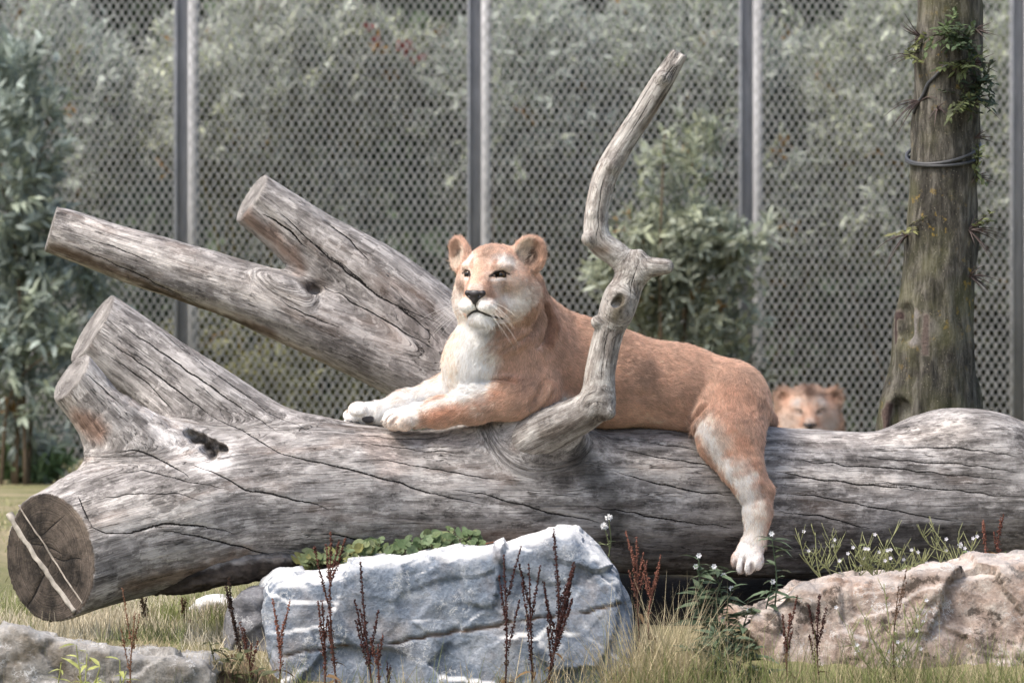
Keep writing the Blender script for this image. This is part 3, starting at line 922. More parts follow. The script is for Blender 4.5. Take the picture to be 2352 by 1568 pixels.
kn = limb_px([(1375, 920, BY - .01, 36), (1395, 945, BY - .03, 20)], k=0.02)
kn2 = limb_px([(1440, 640, BY, 24), (1468, 588, BY - .02, 15)], k=0.02)
burl = limb_px([(1425, 690, BY - .01, 34), (1418, 715, BY - .02, 33)], k=0.03)
hole = RC(W(1425, 684, BY - .055), W(1415, 700, BY - .045), 0.011, 0.013, k=0.008, op='s')
split_ = RC(W(1548, 140, BY - .03), W(1572, 105, BY - .02), 0.008, 0.010, k=0.006, op='s')
def nub(u, v, r): return EL(W(u, v, BY - .022), (RP(r),) * 3, k=0.012)
bcr = [([(1450, 680), (1456, 630), (1470, 600)], .0022, .006), ([(1370, 560), (1376, 470), (1392, 400)], .002, .004), ([(1440, 320), (1500, 225)], .002, .004),
       ([(1520, 190), (1552, 140)], .0025, .006), ([(1530, 195), (1562, 148)], .0022, .006), ([(1400, 720), (1380, 880)], .002, .004)]
btn = [([(1250, 1000), (1330, 975), (1380, 965)], .022, (0.45, 0.41, 0.38), 0), ([(1425, 690), (1412, 730)], .020, (0.40, 0.37, 0.30), 0),
       ([(1480, 300), (1530, 220)], .014, (0.55, 0.50, 0.46), 0), ([(1390, 575), (1360, 575)], .014, (0.6, 0.52, 0.46), 0)]
make_wood('upright_branch', [br, st, kn, kn2, burl, nub(1403, 381, 15), nub(1362, 492, 10), nub(1522, 180, 17), nub(1352, 548, 16), nub(1372, 740, 15), hole, split_], 0.0036, m_branch, fallen, bcr, btn, disp=0.0022)

# bark patch clinging under the root end, and the two pale strips on the sawn face
m_bark = plain_mat('old_bark', 0.95, 35, 0.7, 0.15)
def crusted(name, pts, wid, off, thick, colr, n_u=40, n_w=9, rough=0.006, mat=None, plane=None):
    P = trunk_pick.line(pts, 6) if plane is None else catmull([on_plane(u, v, *plane) for u, v in pts], 30); P = P[np.linspace(0, len(P) - 1, n_u).astype(int)]
    P = smoothline(P, 3)
    T = unit(np.gradient(P, axis=0)); nrm = unit(np.cross(T, np.array([0, 0, 1.0])) ); nrm = np.where(nrm[:, 1:2] > 0, -nrm, nrm)
    if off is not None: nrm = np.broadcast_to(unit(off), nrm.shape)
    B = unit(np.cross(T, nrm))
    s = np.linspace(-1, 1, n_w)
    top = P[:, None] + B[:, None] * (s[None, :, None] * wid) + nrm[:, None] * ((thick * (1 - 0.8 * s ** 2))[None, :, None])
    top = top.reshape(-1, 3); top = top + np.repeat(nrm, n_w, 0) * (rough * fbm(top, 70, 4, 2))[:, None] + np.repeat(B, n_w, 0) * (rough * 1.2 * vnoise(top, 40, 5))[:, None]
    bot = (P[:, None] + B[:, None] * (s[None, :, None] * wid * 1.02) - nrm[:, None] * 0.012).reshape(-1, 3)
    i = (np.arange(n_u - 1)[:, None] * n_w + np.arange(n_w - 1)[None]).ravel()
    Qt = np.stack([i, i + 1, i + n_w + 1, i + n_w], 1); m = n_u * n_w
    Qb = Qt[:, ::-1] + m
    e = [(a, a + n_w, a + n_w + m, a + m) for a in np.arange(n_u - 1) * n_w] + [(a + n_w, a, a + m, a + n_w + m) for a in np.arange(n_u - 1) * n_w + n_w - 1]
    e += [(a + 1, a, a + m, a + 1 + m) for a in range(n_w - 1)] + [(a, a + 1, a + 1 + m, a + m) for a in (n_u - 1) * n_w + np.arange(n_w - 1)]
    b = MB(); V = np.vstack([top, bot]); c = np.array(colr)[None] * (1 + 0.5 * fbm(V * np.array([1, 1, 1]), 45, 4, 7))[:, None]
    b.add(V, np.vstack([Qt, Qb, np.array(e)]), None, np.clip(c, 0.01, 1))
    return b.build(name, mat or m_bark, fallen)
bl = limb_px([(345, 1356, -.52, 14), (400, 1336, -.53, 29), (480, 1316, -.53, 36), (560, 1306, -.50, 35), (640, 1298, -.47, 30), (690, 1292, -.43, 16)], k=0.02)
V, Q = surface([bl], 0.0042); N = vnormals(V, Q); gc = bl.coords(V)[1] * np.array([.25, 1, 1])
rdg = fbm(gc, 55, 4, 3, .6); V = V + N * (0.016 * np.abs(rdg) - 0.004 + 0.010 * fbm(V, 24, 3, 8))[:, None]
bc = np.array([0.075, 0.060, 0.050])[None] * (1 + 1.1 * rdg)[:, None]
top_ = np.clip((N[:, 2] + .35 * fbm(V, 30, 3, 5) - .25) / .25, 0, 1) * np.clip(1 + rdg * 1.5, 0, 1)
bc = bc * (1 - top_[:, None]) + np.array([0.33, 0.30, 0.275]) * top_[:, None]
mesh('bark_patch', V, Q, m_bark, fallen, {'Col': np.clip(bc, .006, .6)})
cn = cut_root[1]
m_strip = plain_mat('pale_dry_strip', 0.9, 50, 0.4, 0.2)
crusted('wood_strip', [(18, 1180), (60, 1245), (110, 1320), (172, 1405)], 0.0088, cn, 0.006, (0.42, 0.385, 0.335), 70, 9, 0.0035, m_strip, cut_root)
crusted('wood_strip', [(42, 1160), (95, 1240), (150, 1325), (190, 1385)], 0.0022, cn, 0.003, (0.36, 0.32, 0.27), 50, 5, 0.002, m_strip, cut_root)
# ================================================================== lions
def fur_material(name, rough=0.75):
    m, t, b = new_mat(name); g = NG(t)
    c = g.attr('Col').outputs['Color']
    f = g.ramp(g.noise(g.coord(), 240, 3, 0.6), [(0.3, 0.72), (0.7, 1.12)])
    g.l(g.mix(1.0, c, f, 'MULTIPLY'), b.inputs['Base Color'])
    b.inputs['Roughness'].default_value = rough; b.inputs['Specular IOR Level'].default_value = 0.25
    return m
def strand_material(name):
    m, t, b = new_mat(name); g = NG(t)
    c = g.attr('Col').outputs['Color']
    g.l(c, b.inputs['Base Color'])
    b.inputs['Roughness'].default_value = 0.6; b.inputs['Specular IOR Level'].default_value = 0.3
    tr = g.n('ShaderNodeBsdfTranslucent'); g.l(c, tr.inputs[0])
    mx = g.n('ShaderNodeMixShader'); mx.inputs[0].default_value = 0.3
    g.l(b.outputs[0], mx.inputs[1]); g.l(tr.outputs[0], mx.inputs[2])
    g.l(mx.outputs[0], t.nodes['Material Output'].inputs[0])
    return m
m_fur = fur_material('lion_coat'); m_strand = strand_material('lion_hair')
def glossy(name, colr, rough, coat=0.0):
    m, t, b = new_mat(name); g = NG(t)
    g.l(g.mix(g.noise(g.coord(), 300, 3), tuple(0.7 * q for q in colr), tuple(1.3 * q for q in colr)), b.inputs['Base Color'])
    b.inputs['Roughness'].default_value = rough; b.inputs['Coat Weight'].default_value = coat
    return m
m_nose = glossy('nose_leather', (0.018, 0.014, 0.015), 0.45)
m_pad = glossy('paw_pad', (0.035, 0.032, 0.034), 0.6)
m_claw = glossy('claw_horn', (0.30, 0.26, 0.22), 0.4)
m_whisker = glossy('whisker', (0.75, 0.72, 0.68), 0.4)
def eye_material():
    m, t, b = new_mat('lion_eye'); g = NG(t)
    ax = g.attr('axis').outputs['Fac']                              # 1 at the pupil's centre
    c = g.ramp(ax, [(0.60, (0.02, 0.015, 0.012)), (0.70, (0.045, 0.025, 0.010)), (0.88, (0.07, 0.04, 0.015)), (0.91, (0.004, 0.004, 0.004))])
    g.l(c, b.inputs['Base Color']); b.inputs['Roughness'].default_value = 0.15; b.inputs['Specular IOR Level'].default_value = 0.35
    return m
m_eye = eye_material()

class Frame:
    def __init__(s, C, yaw, pitch=0.0, roll=0.0, k=1.0):
        cy, sy, cp, sp = math.cos(yaw), math.sin(yaw), math.cos(pitch), math.sin(pitch)
        s.ef = np.array([-sy * cp, -cy * cp, sp]); s.ex = np.array([cy, -sy, 0.0]); s.ez = np.cross(s.ef, -s.ex)
        s.ez = unit(np.cross(s.ex, s.ef)) * (1 if np.cross(s.ex, s.ef)[2] > 0 else -1)
        if roll:
            x, z = s.ex, s.ez
            s.ex = x * math.cos(roll) + z * math.sin(roll); s.ez = z * math.cos(roll) - x * math.sin(roll)
        s.C, s.k = np.asarray(C, float), k
    def __call__(s, x, z, f):                                        # millimetres
        return s.C + s.k * 0.001 * (x * s.ex + z * s.ez + f * s.ef)
    def dirv(s, x, z, f): return unit(x * s.ex + z * s.ez + f * s.ef)
    def R(s, yaw=0.0, tilt=0.0, roll=0.0):                           # rows: x, f, z axes, turned by yaw about z and roll in the face plane
        x = s.ex * math.cos(yaw) - s.ef * math.sin(yaw); f = s.ef * math.cos(yaw) + s.ex * math.sin(yaw); z = s.ez
        if tilt: f, z = f * math.cos(tilt) + z * math.sin(tilt), z * math.cos(tilt) - f * math.sin(tilt)
        if roll: x, z = x * math.cos(roll) + z * math.sin(roll), z * math.cos(roll) - x * math.sin(roll)
        return np.stack([x, f, z])
    def local(s, P):
        q = (P - s.C) / (s.k * 0.001)
        return q @ s.ex, q @ s.ez, q @ s.ef

def face_f(prims, F, x, z):
    f = np.arange(160, -40, -0.5); P = np.array([F(x, z, q) for q in f])
    d = evaluate(prims, P.astype(np.float32)); i = np.argmax(d < 0)
    return float(f[i])

def head_prims(F, ears):
    F.eye = {}
    k = F.k * 0.001
    def E(x, z, f, rx, rz, rf, kk=0.02, flow=(0, 0, -1), op='u', **r):
        return EL(F(x, z, f), np.array([rx, rf, rz]) * k, F.R(**r), kk * F.k, F.dirv(*flow), op)
    def C(a, b, ra, rb, kk=0.02, flow=None, op='u'):
        return RC(F(*a), F(*b), ra * k, rb * k, kk * F.k, None if flow is None else F.dirv(*flow), op)
    P = [E(0, 32, -30, 82, 66, 92, 0.03, (0, .3, -1)),
         E(0, 50, 30, 58, 42, 46, 0.03, (0, .8, -.6))]
    for s in (-1, 1):
        P += [E(s * 42, 33, 60, 30, 14, 24, 0.025, (s * .5, .7, -.5)),            # brow
              E(s * 70, -10, 8, 36, 40, 52, 0.035, (s * .8, -.3, -.8)),            # cheekbone
              C((s * 24, -94, 72), (s * 66, -62, -20), 26, 46, 0.035, (s * .5, -.6, -.7)),   # jaw
              E(s * 82, -52, -38, 36, 62, 44, 0.04, (s * .5, -.8, -.5))]           # ruff
    P += [C((0, 28, 64), (0, -36, 112), 33, 31, 0.028, (0, .6, -.8)),              # bridge
          E(0, -62, 86, 51, 37, 48, 0.03, (0, -.2, -1)), E(34, -14, 72, 20, 20, 22, 0.03, (.6, -.3, -.8)), E(-34, -14, 72, 20, 20, 22, 0.03, (-.6, -.3, -.8)),
          E(0, -43, 120, 32, 18, 18, 0.014, (0, .8, -.5)),                          # nose end
          E(0, -112, 92, 35, 24, 30, 0.016, (0, -1, -.1))]                          # chin
    for s in (-1, 1):
        P += [E(s * 26, -81, 114, 30, 23, 27, 0.010, (s * 1, -.35, -.4))]          # whisker pads
    # eye openings and mouth
    for s in (-1, 1):
        F.eye[s] = face_f(P, F, s * 49, 9); P.append(E(s * 49, 8.5, F.eye[s] - 2, 16.5, 5.0, 15, 0.006, op='s', yaw=s * 0.35, roll=s * 0.24))
    F.nose = face_f(P, F, 0, -50)
    P.append(C((0, -70, face_f(P, F, 0, -72) + 1), (0, -93, face_f(P, F, 0, -88) + 1), 2.5, 3.0, 0.008, op='s'))
    for s in (-1, 1):
        P.append(C((0, -95, face_f(P, F, 0, -95) + 2), (s * 26, -105, face_f(P, F, s * 26, -104) + 1), 5, 5, 0.008, op='s'))
        P.append(C((s * 26, -105, face_f(P, F, s * 26, -104) + 1), (s * 50, -112, 84), 5, 4, 0.008, op='s'))
    for (x, z, f, yaw, roll, rx, rz) in ears:
        P.append(E(x, z, f, rx, rz, 20, 0.018, (np.sign(x) * .3, 1, -.3), yaw=yaw, roll=roll))
        P.append(C((x * 0.80, z - 30, f + 2), (x * 0.98, z - 12, f), 24, 20, 0.03, (np.sign(x) * .4, 1, -.3)))
        fr = F.R(yaw=yaw, roll=roll)
        c = F(x, z, f) + fr[1] * 0.017 * F.k + fr[2] * 0.003 * F.k
        P.append(EL(c, np.array([rx * .74, 21, rz * .76]) * k, fr, 0.008 * F.k, op='s'))
    F.prims = P
    return P

def paint_head(V, col, F, ears, tan, rust, white):
    x, z, f = F.local(V); ax = np.abs(x)
    nz = fbm(V, 120 / F.k, 3, 31); nz2 = fbm(V, 40 / F.k, 3, 33)
    inh = (np.sqrt((x / 135) ** 2 + ((z - 0) / 140) ** 2 + ((f - 20) / 185) ** 2) < 1) & (f > -90)
    def mixc(w, c):
        w = np.clip(w, 0, 1) * inh
        col[:] = col * (1 - w[:, None]) + np.asarray(c) * w[:, None]
    def spot(cx, cz, cf, rx, rz, rf, c, s=1.0, soft=0.6):
        d = np.sqrt(((ax if cx >= 0 else x) - cx) ** 2 / rx ** 2 + (z - cz) ** 2 / rz ** 2 + (f - cf) ** 2 / rf ** 2)
        mixc(s * np.clip((1 + soft * 0.5 - d + 0.18 * nz) / soft, 0, 1), c)
    def seg(a, b, r, c, s=1.0):
        pa, pb = np.array(a[:2], float), np.array(b[:2], float); Q = np.stack([ax, z], 1); ab = pb - pa
        t = np.clip(((Q - pa) @ ab) / (ab @ ab), 0, 1); d = np.linalg.norm(Q - pa - t[:, None] * ab, axis=1)
        mixc(s * np.clip((r * 1.35 - d) / (r * 0.7), 0, 1) * (f > min(a[2], b[2]) - 40), c)
    tan, rust, white = map(np.array, (tan, rust, white))
    mixc(np.full(len(V), 0.8), tan * 1.02)
    mixc(0.35 * np.clip(nz2, 0, 1), rust)
    # cheeks and lower face paler
    spot(70, -60, 10, 60, 55, 80, white * 0.78 + tan * 0.12, 0.85, 1.0)
    spot(64, -22, 50, 30, 24, 50, tan * 0.62, 0.65, 1.0)
    mixc(0.30 * np.clip(fbm(V, 75 / F.k, 2, 35) + .15, 0, 1), white * .7)
    spot(46, 44, 50, 38, 22, 40, white * 0.82, 0.8, 0.9)                  # pale brows
    spot(0, 62, 60, 18, 46, 60, tan * 0.52, 0.8, 0.9)
    spot(26, 78, 40, 14, 26, 50, tan * 0.7, 0.5, 1.0)                     # grey brown stripe on forehead
    spot(0, 26, 80, 22, 20, 40, rust * 1.1 + 0.02, 0.7, 0.9)
    seg((34, 46, 70), (32, 26, 84), 6, rust, 0.7)
    spot(0, -8, 96, 26, 28, 36, rust * 1.15, 0.75, 0.9)
    spot(30, -22, 90, 9, 26, 30, rust * 0.55, 0.6, 0.9)
    spot(0, -30, 122, 26, 12, 30, np.array([0.50, 0.42, 0.38]), 0.8, 0.8)  # greyish above the nose
    seg((28, -20, 100), (40, -52, 96), 9, rust * 0.9, 0.75)
    spot(26, -84, 122, 37, 22, 55, white, 0.97, 0.7)                       # muzzle
    spot(54, -92, 84, 22, 22, 30, tan * 0.7 + rust * 0.3, 0.6, 0.9)
    for q, zz in enumerate((-70, -78, -86)):
        seg((30, zz, 130), (50, zz - 2, 104), 1.3, rust * 0.8, 0.4)
    spot(0, -118, 92, 46, 26, 50, white * 1.02, 1.0, 0.6)                  # chin
    seg((50, -5, 86), (37, -7, 90), 4.2, white * 0.8, 0.5)                 # pale under the eyes
    seg((60, -2, 78), (50, -5, 86), 3.6, white * 0.8, 0.45)
    blk = np.array([0.012, 0.009, 0.008])
    seg((31, 4, 90), (40, 15, 88), 4.4, blk, 1); seg((40, 15, 88), (56, 18, 78), 4.4, blk, 1); seg((56, 19, 78), (70, 12, 66), 3.0, blk, 0.9)
    seg((31, 4, 90), (44, 2, 86), 2.2, blk, 1); seg((44, 2, 86), (62, 6, 75), 2.2, blk, 0.9)
    seg((31, 3, 90), (28, -10, 98), 1.6, blk * 8, 0.5)                      # dark tear streak
    seg((0, -64, 136), (0, -94, 130), 2.0, blk, 0.9)
    seg((0, -95, 128), (26, -105, 114), 4.2, blk, 1); seg((26, -105, 114), (52, -113, 82), 3.6, blk, 0.95)
    for (ex_, ez_, ef_, yaw, roll, rx, rz) in ears:
        fr = F.R(yaw=yaw, roll=roll); q = (V - F(ex_, ez_, ef_)) / (F.k * 0.001)
        lx, lf, lz = q @ fr[0], q @ fr[1], q @ fr[2]
        r = np.sqrt((lx / (rx * .78)) ** 2 + (lz / (rz * .8)) ** 2)
        w = np.clip((1.05 - r) / 0.25, 0, 1) * (lf > -8) * (np.abs(lf) < 30)
        col[:] = col * (1 - w[:, None]) + (np.array([0.30, 0.22, 0.17]) * w[:, None])
        w = np.clip((1.3 - r) / 0.2, 0, 1) * (lf < -4) * (np.abs(lf) < 30) * 0.7
        col[:] = col * (1 - w[:, None]) + rust * w[:, None]
        w = np.clip(1 - np.sqrt((lx / 9) ** 2 + ((lz + 4) / 18) ** 2), 0, 1) * (lf > -8) * (np.abs(lf) < 30) * 0.9
        col[:] = col * (1 - w[:, None]) + np.array([0.03, 0.025, 0.02]) * w[:, None]
    return inh

def head_parts(F, parent, hi=True):
    for s in (-1, 1):
        th = np.linspace(0, math.pi, 15); ph = np.linspace(0, 2 * math.pi, 24, endpoint=False)
        d = F.dirv(s * 0.18, -0.05, 1.0); a = unit(np.cross(d, F.ez)); b = np.cross(d, a)
        c = F(s * 48.5, 8.5, F.eye[s] - 16.5); r = 0.0150 * F.k
        V = np.array([c + r * (math.cos(t) * d + math.sin(t) * (math.cos(p) * a + math.sin(p) * b)) for t in th for p in ph])
        ax = np.array([math.cos(t) for t in th for p in ph])
        i = (np.arange(14)[:, None] * 24); j = np.arange(24)[None]; k2 = (j + 1) % 24
        Q = np.stack([i + j, i + 24 + j, i + 24 + k2, i + k2], -1).reshape(-1, 4)
        mesh('eye', V, Q, m_eye, parent, {'axis': ax})
    # nose leather: heart-like wedge
    k = 0.001 * F.k
    pr = [EL(F(0, -48, F.nose - 3), np.array([20, 9, 12]) * k, F.R(), 0.006 * F.k), RC(F(-23, -45, F.nose - 8), F(23, -45, F.nose - 8), 7.5 * k, 7.5 * k, 0.005),
          RC(F(-21, -48, F.nose - 8), F(-3, -66, F.nose - 5), 8 * k, 6 * k, 0.005), RC(F(21, -48, F.nose - 8), F(3, -66, F.nose - 5), 8 * k, 6 * k, 0.005),
          RC(F(0, -52, F.nose - 7), F(0, -74, F.nose - 3), 11 * k, 4.5 * k, 0.006),
          EL(F(17, -53, F.nose + 3), np.array([6, 6, 4]) * k, F.R(roll=0.5), 0.003, op='s'), EL(F(-17, -53, F.nose + 3), np.array([6, 6, 4]) * k, F.R(roll=-0.5), 0.003, op='s')]
    V, Q = surface(pr, 0.0016 * F.k)
    mesh('nose', V, Q, m_nose, parent)
    lb = MB()
    for s in (-1, 1):
        pts = [F(x, z, face_f(F.prims, F, x, z) + 0.8) for (x, z) in ((0, -70), (0, -82), (0, -94))] if s > 0 else None
        if pts: V, Q, T = tube(catmull(pts, 5), 0.0014 * F.k, 6); lb.add(V, Q, T)
        pts = [F(s * x, z, face_f(F.prims, F, s * x, z) + 0.6) for (x, z) in ((0, -94.5), (9, -97), (18, -101), (28, -106), (38, -109.5), (47, -112))]
        V, Q, T = tube(catmull(pts, 4), np.linspace(0.0034, 0.0018, 21) * F.k, 6); lb.add(V, Q, T)
    lb.build('lips', m_nose, parent)
    if not hi: return
    for s in (-1, 1):
        wb = MB()
        for q in range(10):
            r, cidx = q % 3, q // 3
            p0 = F(s * (28 + cidx * 6), -72 - r * 8, 128 - cidx * 6)
            dr = F.dirv(s * 1.0, -0.25 - 0.2 * r + RNG.normal(0, .12), 0.25 + RNG.normal(0, .15))
            L = RNG.uniform(0.07, 0.13)
            P = np.array([p0 + dr * L * t + np.array([0, 0, -0.03]) * t * t for t in np.linspace(0, 1, 7)])
            V, Q, T = tube(P, np.linspace(0.0005, 0.00012, 7), 5); wb.add(V, Q, T)
        wb.build('whiskers', m_whisker, parent)

def flow_field(prims, V):
    W_ = np.zeros(len(V)); Fl = np.zeros((len(V), 3)); best = np.full(len(V), 9.0)
    ds = [p.d(V) for p in prims if p.op == 'u']; best = np.min(ds, 0)
    for p, d in zip([p for p in prims if p.op == 'u'], ds):
        w = np.exp(-np.clip(d - best, 0, 1) / 0.018); Fl += w[:, None] * p.flow; W_ += w
    return Fl / W_[:, None]

def make_fur(name, V, Q, N, flow, colr, length, density, parent, radius=0.0006, lift=0.35, jitter=0.25, keep=None, pts=4):
    a = 0.5 * np.linalg.norm(np.cross(V[Q[:, 2]] - V[Q[:, 0]], V[Q[:, 3]] - V[Q[:, 1]]), axis=1)
    wgt = a * (keep[Q].mean(1) if keep is not None else 1.0)
    n = int(wgt.sum() * density)
    f = RNG.choice(len(Q), n, p=wgt / wgt.sum())
    w = RNG.random((n, 4)); w /= w.sum(1, keepdims=True)
    def at(X): return (X[Q[f]] * (w[..., None] if X.ndim == 2 else w)).sum(1)
    p, nn, fl, cc, L = at(V), unit(at(N)), at(flow), at(colr), at(length)
    fl = unit(fl - (fl * nn).sum(1, keepdims=True) * nn + RNG.normal(0, jitter, (n, 3)))
    fl = unit(fl - (fl * nn).sum(1, keepdims=True) * nn)
    # clumps: neighbouring hairs lean alike
    cl = np.stack([vnoise(p, 55, s) for s in (1, 2, 3)], 1); cl = cl - (cl * nn).sum(1, keepdims=True) * nn; fl = unit(fl + 0.45 * cl)
    L = L * RNG.uniform(0.6, 1.2, n)
    t = np.linspace(0, 1, pts)
    P = p[:, None] - nn[:, None] * 0.001 + (L[:, None] * t)[..., None] * fl[:, None] * (1 - 0.25 * (1 - t))[None, :, None] \
        + (L[:, None] * lift * (t - 0.55 * t * t))[..., None] * nn[:, None] * 1.5
    P = P - np.array(parent.location)
    cu = bpy.data.hair_curves.new(name); cu.add_curves([pts] * n)
    cu.attributes['position'].data.foreach_set('vector', P.astype(np.float32).ravel())
    ra = cu.attributes.get('radius') or cu.attributes.new('radius', 'FLOAT', 'POINT')
    ra.data.foreach_set('value', np.tile(radius * (1 - 0.85 * t), n).astype(np.float32))
    lum = RNG.uniform(0.72, 1.22, n)[:, None]
    c4 = np.ones((n, 4), np.float32); c4[:, :3] = np.clip(cc * lum, 0, 0.95)
    cu.attributes.new('Col', 'FLOAT_COLOR', 'CURVE').data.foreach_set('color', c4.ravel())
    cu.materials.append(m_strand)
    o = bpy.data.objects.new(name, cu); link(o, parent); o['kind'] = 'stuff'
    return o

def cone(rows, k, flow=None):
    out = []
    for (a, b) in zip(rows[:-1], rows[1:]):
        out.append(RC(W(*a[:3]), W(*b[:3]), RP(a[3], a[2]), RP(b[3], b[2]), k, flow))
    return out

CLEFTS = []
def paw_prims(c, fwd, up, s, k=0.010, spread=1.0):
    fwd = unit(fwd); up = unit(np.asarray(up) - np.dot(up, fwd) * fwd); sd = np.cross(fwd, up)
    R = np.stack([sd, fwd, up]); P = [EL(c, np.array([.040, .044, .027]) * s, R, 0.02, fwd)]
    for i, (x, f) in enumerate(((-.033, .026), (-.012, .042), (.012, .042), (.033, .026))):
        tc = c + s * (sd * x * spread + fwd * f - up * .004)
        P.append(EL(tc, np.array([.0145, .026, .022]) * s, R, k * 0.5, fwd + 0.2 * up))
    cl = []
    for x in (-.0235, 0.0, .0235):
        a = c + s * (sd * x * spread + fwd * .030 + up * .027); b2 = c + s * (sd * x * 1.05 * spread + fwd * .068 - up * .010)
        P.append(RC(a, b2, .0022 * s, .0050 * s, .006, None, 's')); cl.append((a, b2))
    CLEFTS.extend(cl)
    return P, R

TAN, RUST, WHITE = np.array([0.60, 0.415, 0.315]), np.array([0.43, 0.245, 0.165]), np.array([0.86, 0.83, 0.79])

# ------------------------------------------------------------------ the lioness
lioness = empty('lioness', tuple(W(1450, 985, 0.03)), 'tan lioness lying along the fallen trunk with one hind leg dangling', 'lioness')
HF = Frame(W(1134, 641, -0.30), math.radians(21), math.radians(2), math.radians(-1.5))
EARS = [(-116, 68, -30, -0.62, 0.62, 43, 58), (90, 70, -32, 0.15, -0.40, 49, 56)]
LP = []
LP += cone([(1165, 850, -.12, 112), (1385, 868, -.03, 106)], 0.05)
LP += cone([(1385, 868, -.03, 106), (1555, 892, .05, 92)], 0.05)
LP += cone([(1555, 892, .05, 92), (1668, 925, .09, 94)], 0.05)
LP += cone([(1175, 690, -.19, 78), (1205, 790, -.13, 100), (1230, 850, -.1, 110)], 0.05)          # neck
LP += cone([(1215, 742, -.10, 66), (1330, 810, -.04, 74), (1500, 862, .03, 66)], 0.04)             # crest and withers
LP += cone([(1112, 760, -.24, 54), (1092, 830, -.22, 63), (1078, 880, -.18, 58)], 0.06, (0, 0, -1))   # breast
LP += cone([(1212, 655, -.20, 34), (1222, 706, -.20, 38), (1180, 762, -.26, 40), (1120, 790, -.29, 36)], 0.022)   # roll of the neck behind the jaw
LP.append(EL(W(1205, 862, -.235), (RP(62), 0.050, RP(88)), None, 0.045, (0.2, 0, -1)))              # near shoulder
LP += cone([(1235, 900, -.24, 52), (1180, 918, -.27, 45)], 0.035, (-.6, 0, -.7))                     # upper arm to elbow
LP += cone([(1185, 914, -.27, 44), (1090, 928, -.28, 41), (1010, 946, -.275, 32), (965, 953, -.27, 29)], 0.025)   # near forearm
LP += cone([(1075, 880, -.12, 56), (1010, 908, -.14, 36), (930, 930, -.17, 30), (880, 947, -.19, 26)], 0.03)      # far forearm
LP += cone([(1270, 930, -.17, 36), (1330, 948, -.14, 32)], 0.04)                                     # brisket fold
# paws
pp, Rn = paw_prims(W(938, 956, -.275), (-0.86, -0.42, -0.20), (0, -0.25, 1), 1.12); LP += pp
pp2, Rf = paw_prims(W(846, 952, -.19), (-0.97, -0.10, -0.16), (-0.1, 0.75, 0.75), 1.05); LP += pp2
# near hind leg over the side of the log
LP.append(EL(W(1686, 925, .015), (RP(76), 0.115, RP(88)), None, 0.05, (0.2, -.1, -1)))
LP += cone([(1690, 950, -.02, 74), (1686, 1005, -.085, 62), (1706, 1070, -.135, 42)], 0.045)
LP += cone([(1640, 965, -.05, 40), (1650, 1015, -.09, 34), (1690, 1070, -.13, 30)], 0.045)
LP += cone([(1706, 1070, -.135, 37), (1722, 1118, -.15, 29), (1736, 1150, -.152, 26)], 0.035)
LP += cone([(1738, 1085, -.125, 16), (1756, 1122, -.135, 15)], 0.018)                                 # heel tendon
LP += cone([(1754, 1132, -.138, 19), (1740, 1180, -.15, 25), (1734, 1240, -.155, 25)], 0.03)
pp3, Rh = paw_prims(W(1722, 1266, -.165), (-0.30, -0.42, -0.86), (-0.35, -0.85, 0.45), 1.02); LP += pp3
# far hind leg and tail behind the log
LP += cone([(1670, 930, .18, 80), (1690, 1000, .33, 60), (1700, 1090, .40, 34), (1690, 1200, .41, 26)], 0.04)
LP += cone([(1735, 915, .10, 30), (1764, 965, .20, 17), (1760, 1080, .40, 13), (1745, 1220, .45, 11), (1700, 1290, .50, 12)], 0.02)
LP += head_prims(HF, EARS)

V, Q = surface(LP, 0.0032)
V = smooth(V, Q, 2, 0.4)
N = vnormals(V, Q)
# muscle and skin folds
V = V + N * (0.0035 * fbm(V, 9, 2, 14))[:, None]
pick = Picker(V)
def fold(pts, wid, dep):
    P = pick.line(pts, 7)
    if len(P) < 2: return
    P = smoothline(P, 3)
    d, t = dist_poly(V, P, wid * 3)
    pr = np.sin(np.clip(t, 0, 1) * math.pi) ** 0.6
    V[:] = V - N * (dep * pr * (np.exp(-(d / wid) ** 2) - 0.45 * np.exp(-((d - 2 * wid) / wid) ** 2)))[:, None]
fold([(1245, 700), (1225, 760), (1170, 800), (1120, 825)], .008, .007)
fold([(1250, 690), (1264, 735), (1258, 775), (1235, 800)], .010, .015)
fold([(1255, 860), (1240, 900), (1215, 940)], .010, .010)
fold([(1275, 885), (1262, 915), (1240, 940)], .006, .006)
fold([(1120, 872), (1160, 868), (1190, 880)], .007, .007)
fold([(1030, 882), (1062, 900), (1095, 905)], .006, .006)
fold([(1585, 985), (1600, 950), (1625, 925)], .008, .010)
fold([(1050, 850), (1075, 880), (1090, 900)], .007, .006)
fold([(1330, 900), (1360, 920), (1370, 955)], .014, .006)
fold([(1450, 905), (1500, 915)], .014, .004)
N = vnormals(V, Q)
pick = Picker(V)
# coat colour
col = np.tile(TAN, (len(V), 1))
nz, nz2 = fbm(V, 14, 3, 41), fbm(V, 45, 3, 42)
up = np.clip(N[:, 2] * 0.5 + 0.5, 0, 1)
col = col * (0.90 + 0.22 * np.clip(nz, -1, 1))[:, None]
col = col * (1 - 0.30 * np.clip(nz2 + 0.1, 0, 1)[:, None]) + RUST * (0.30 * np.clip(nz2 + 0.1, 0, 1))[:, None]
def brush(pts, r, c, s=1.0, rag=0.35):
    P = pick.line(pts, 10) if len(pts) > 1 else np.array([pick(*pts[0])] * 2)
    if len(P) < 2: return
    rm = r / PXM; d, t = dist_poly(V, P, rm * 2.2)
    w = s * np.clip((1.5 - d / rm + rag * fbm(V, 50, 3, 44) + 0.35 * vnoise(V, 150, 45) + 0.3 * vnoise(V, 260, 46)) / 1.0, 0, 1)
    col[:] = col * (1 - w[:, None]) + np.asarray(c) * w[:, None]
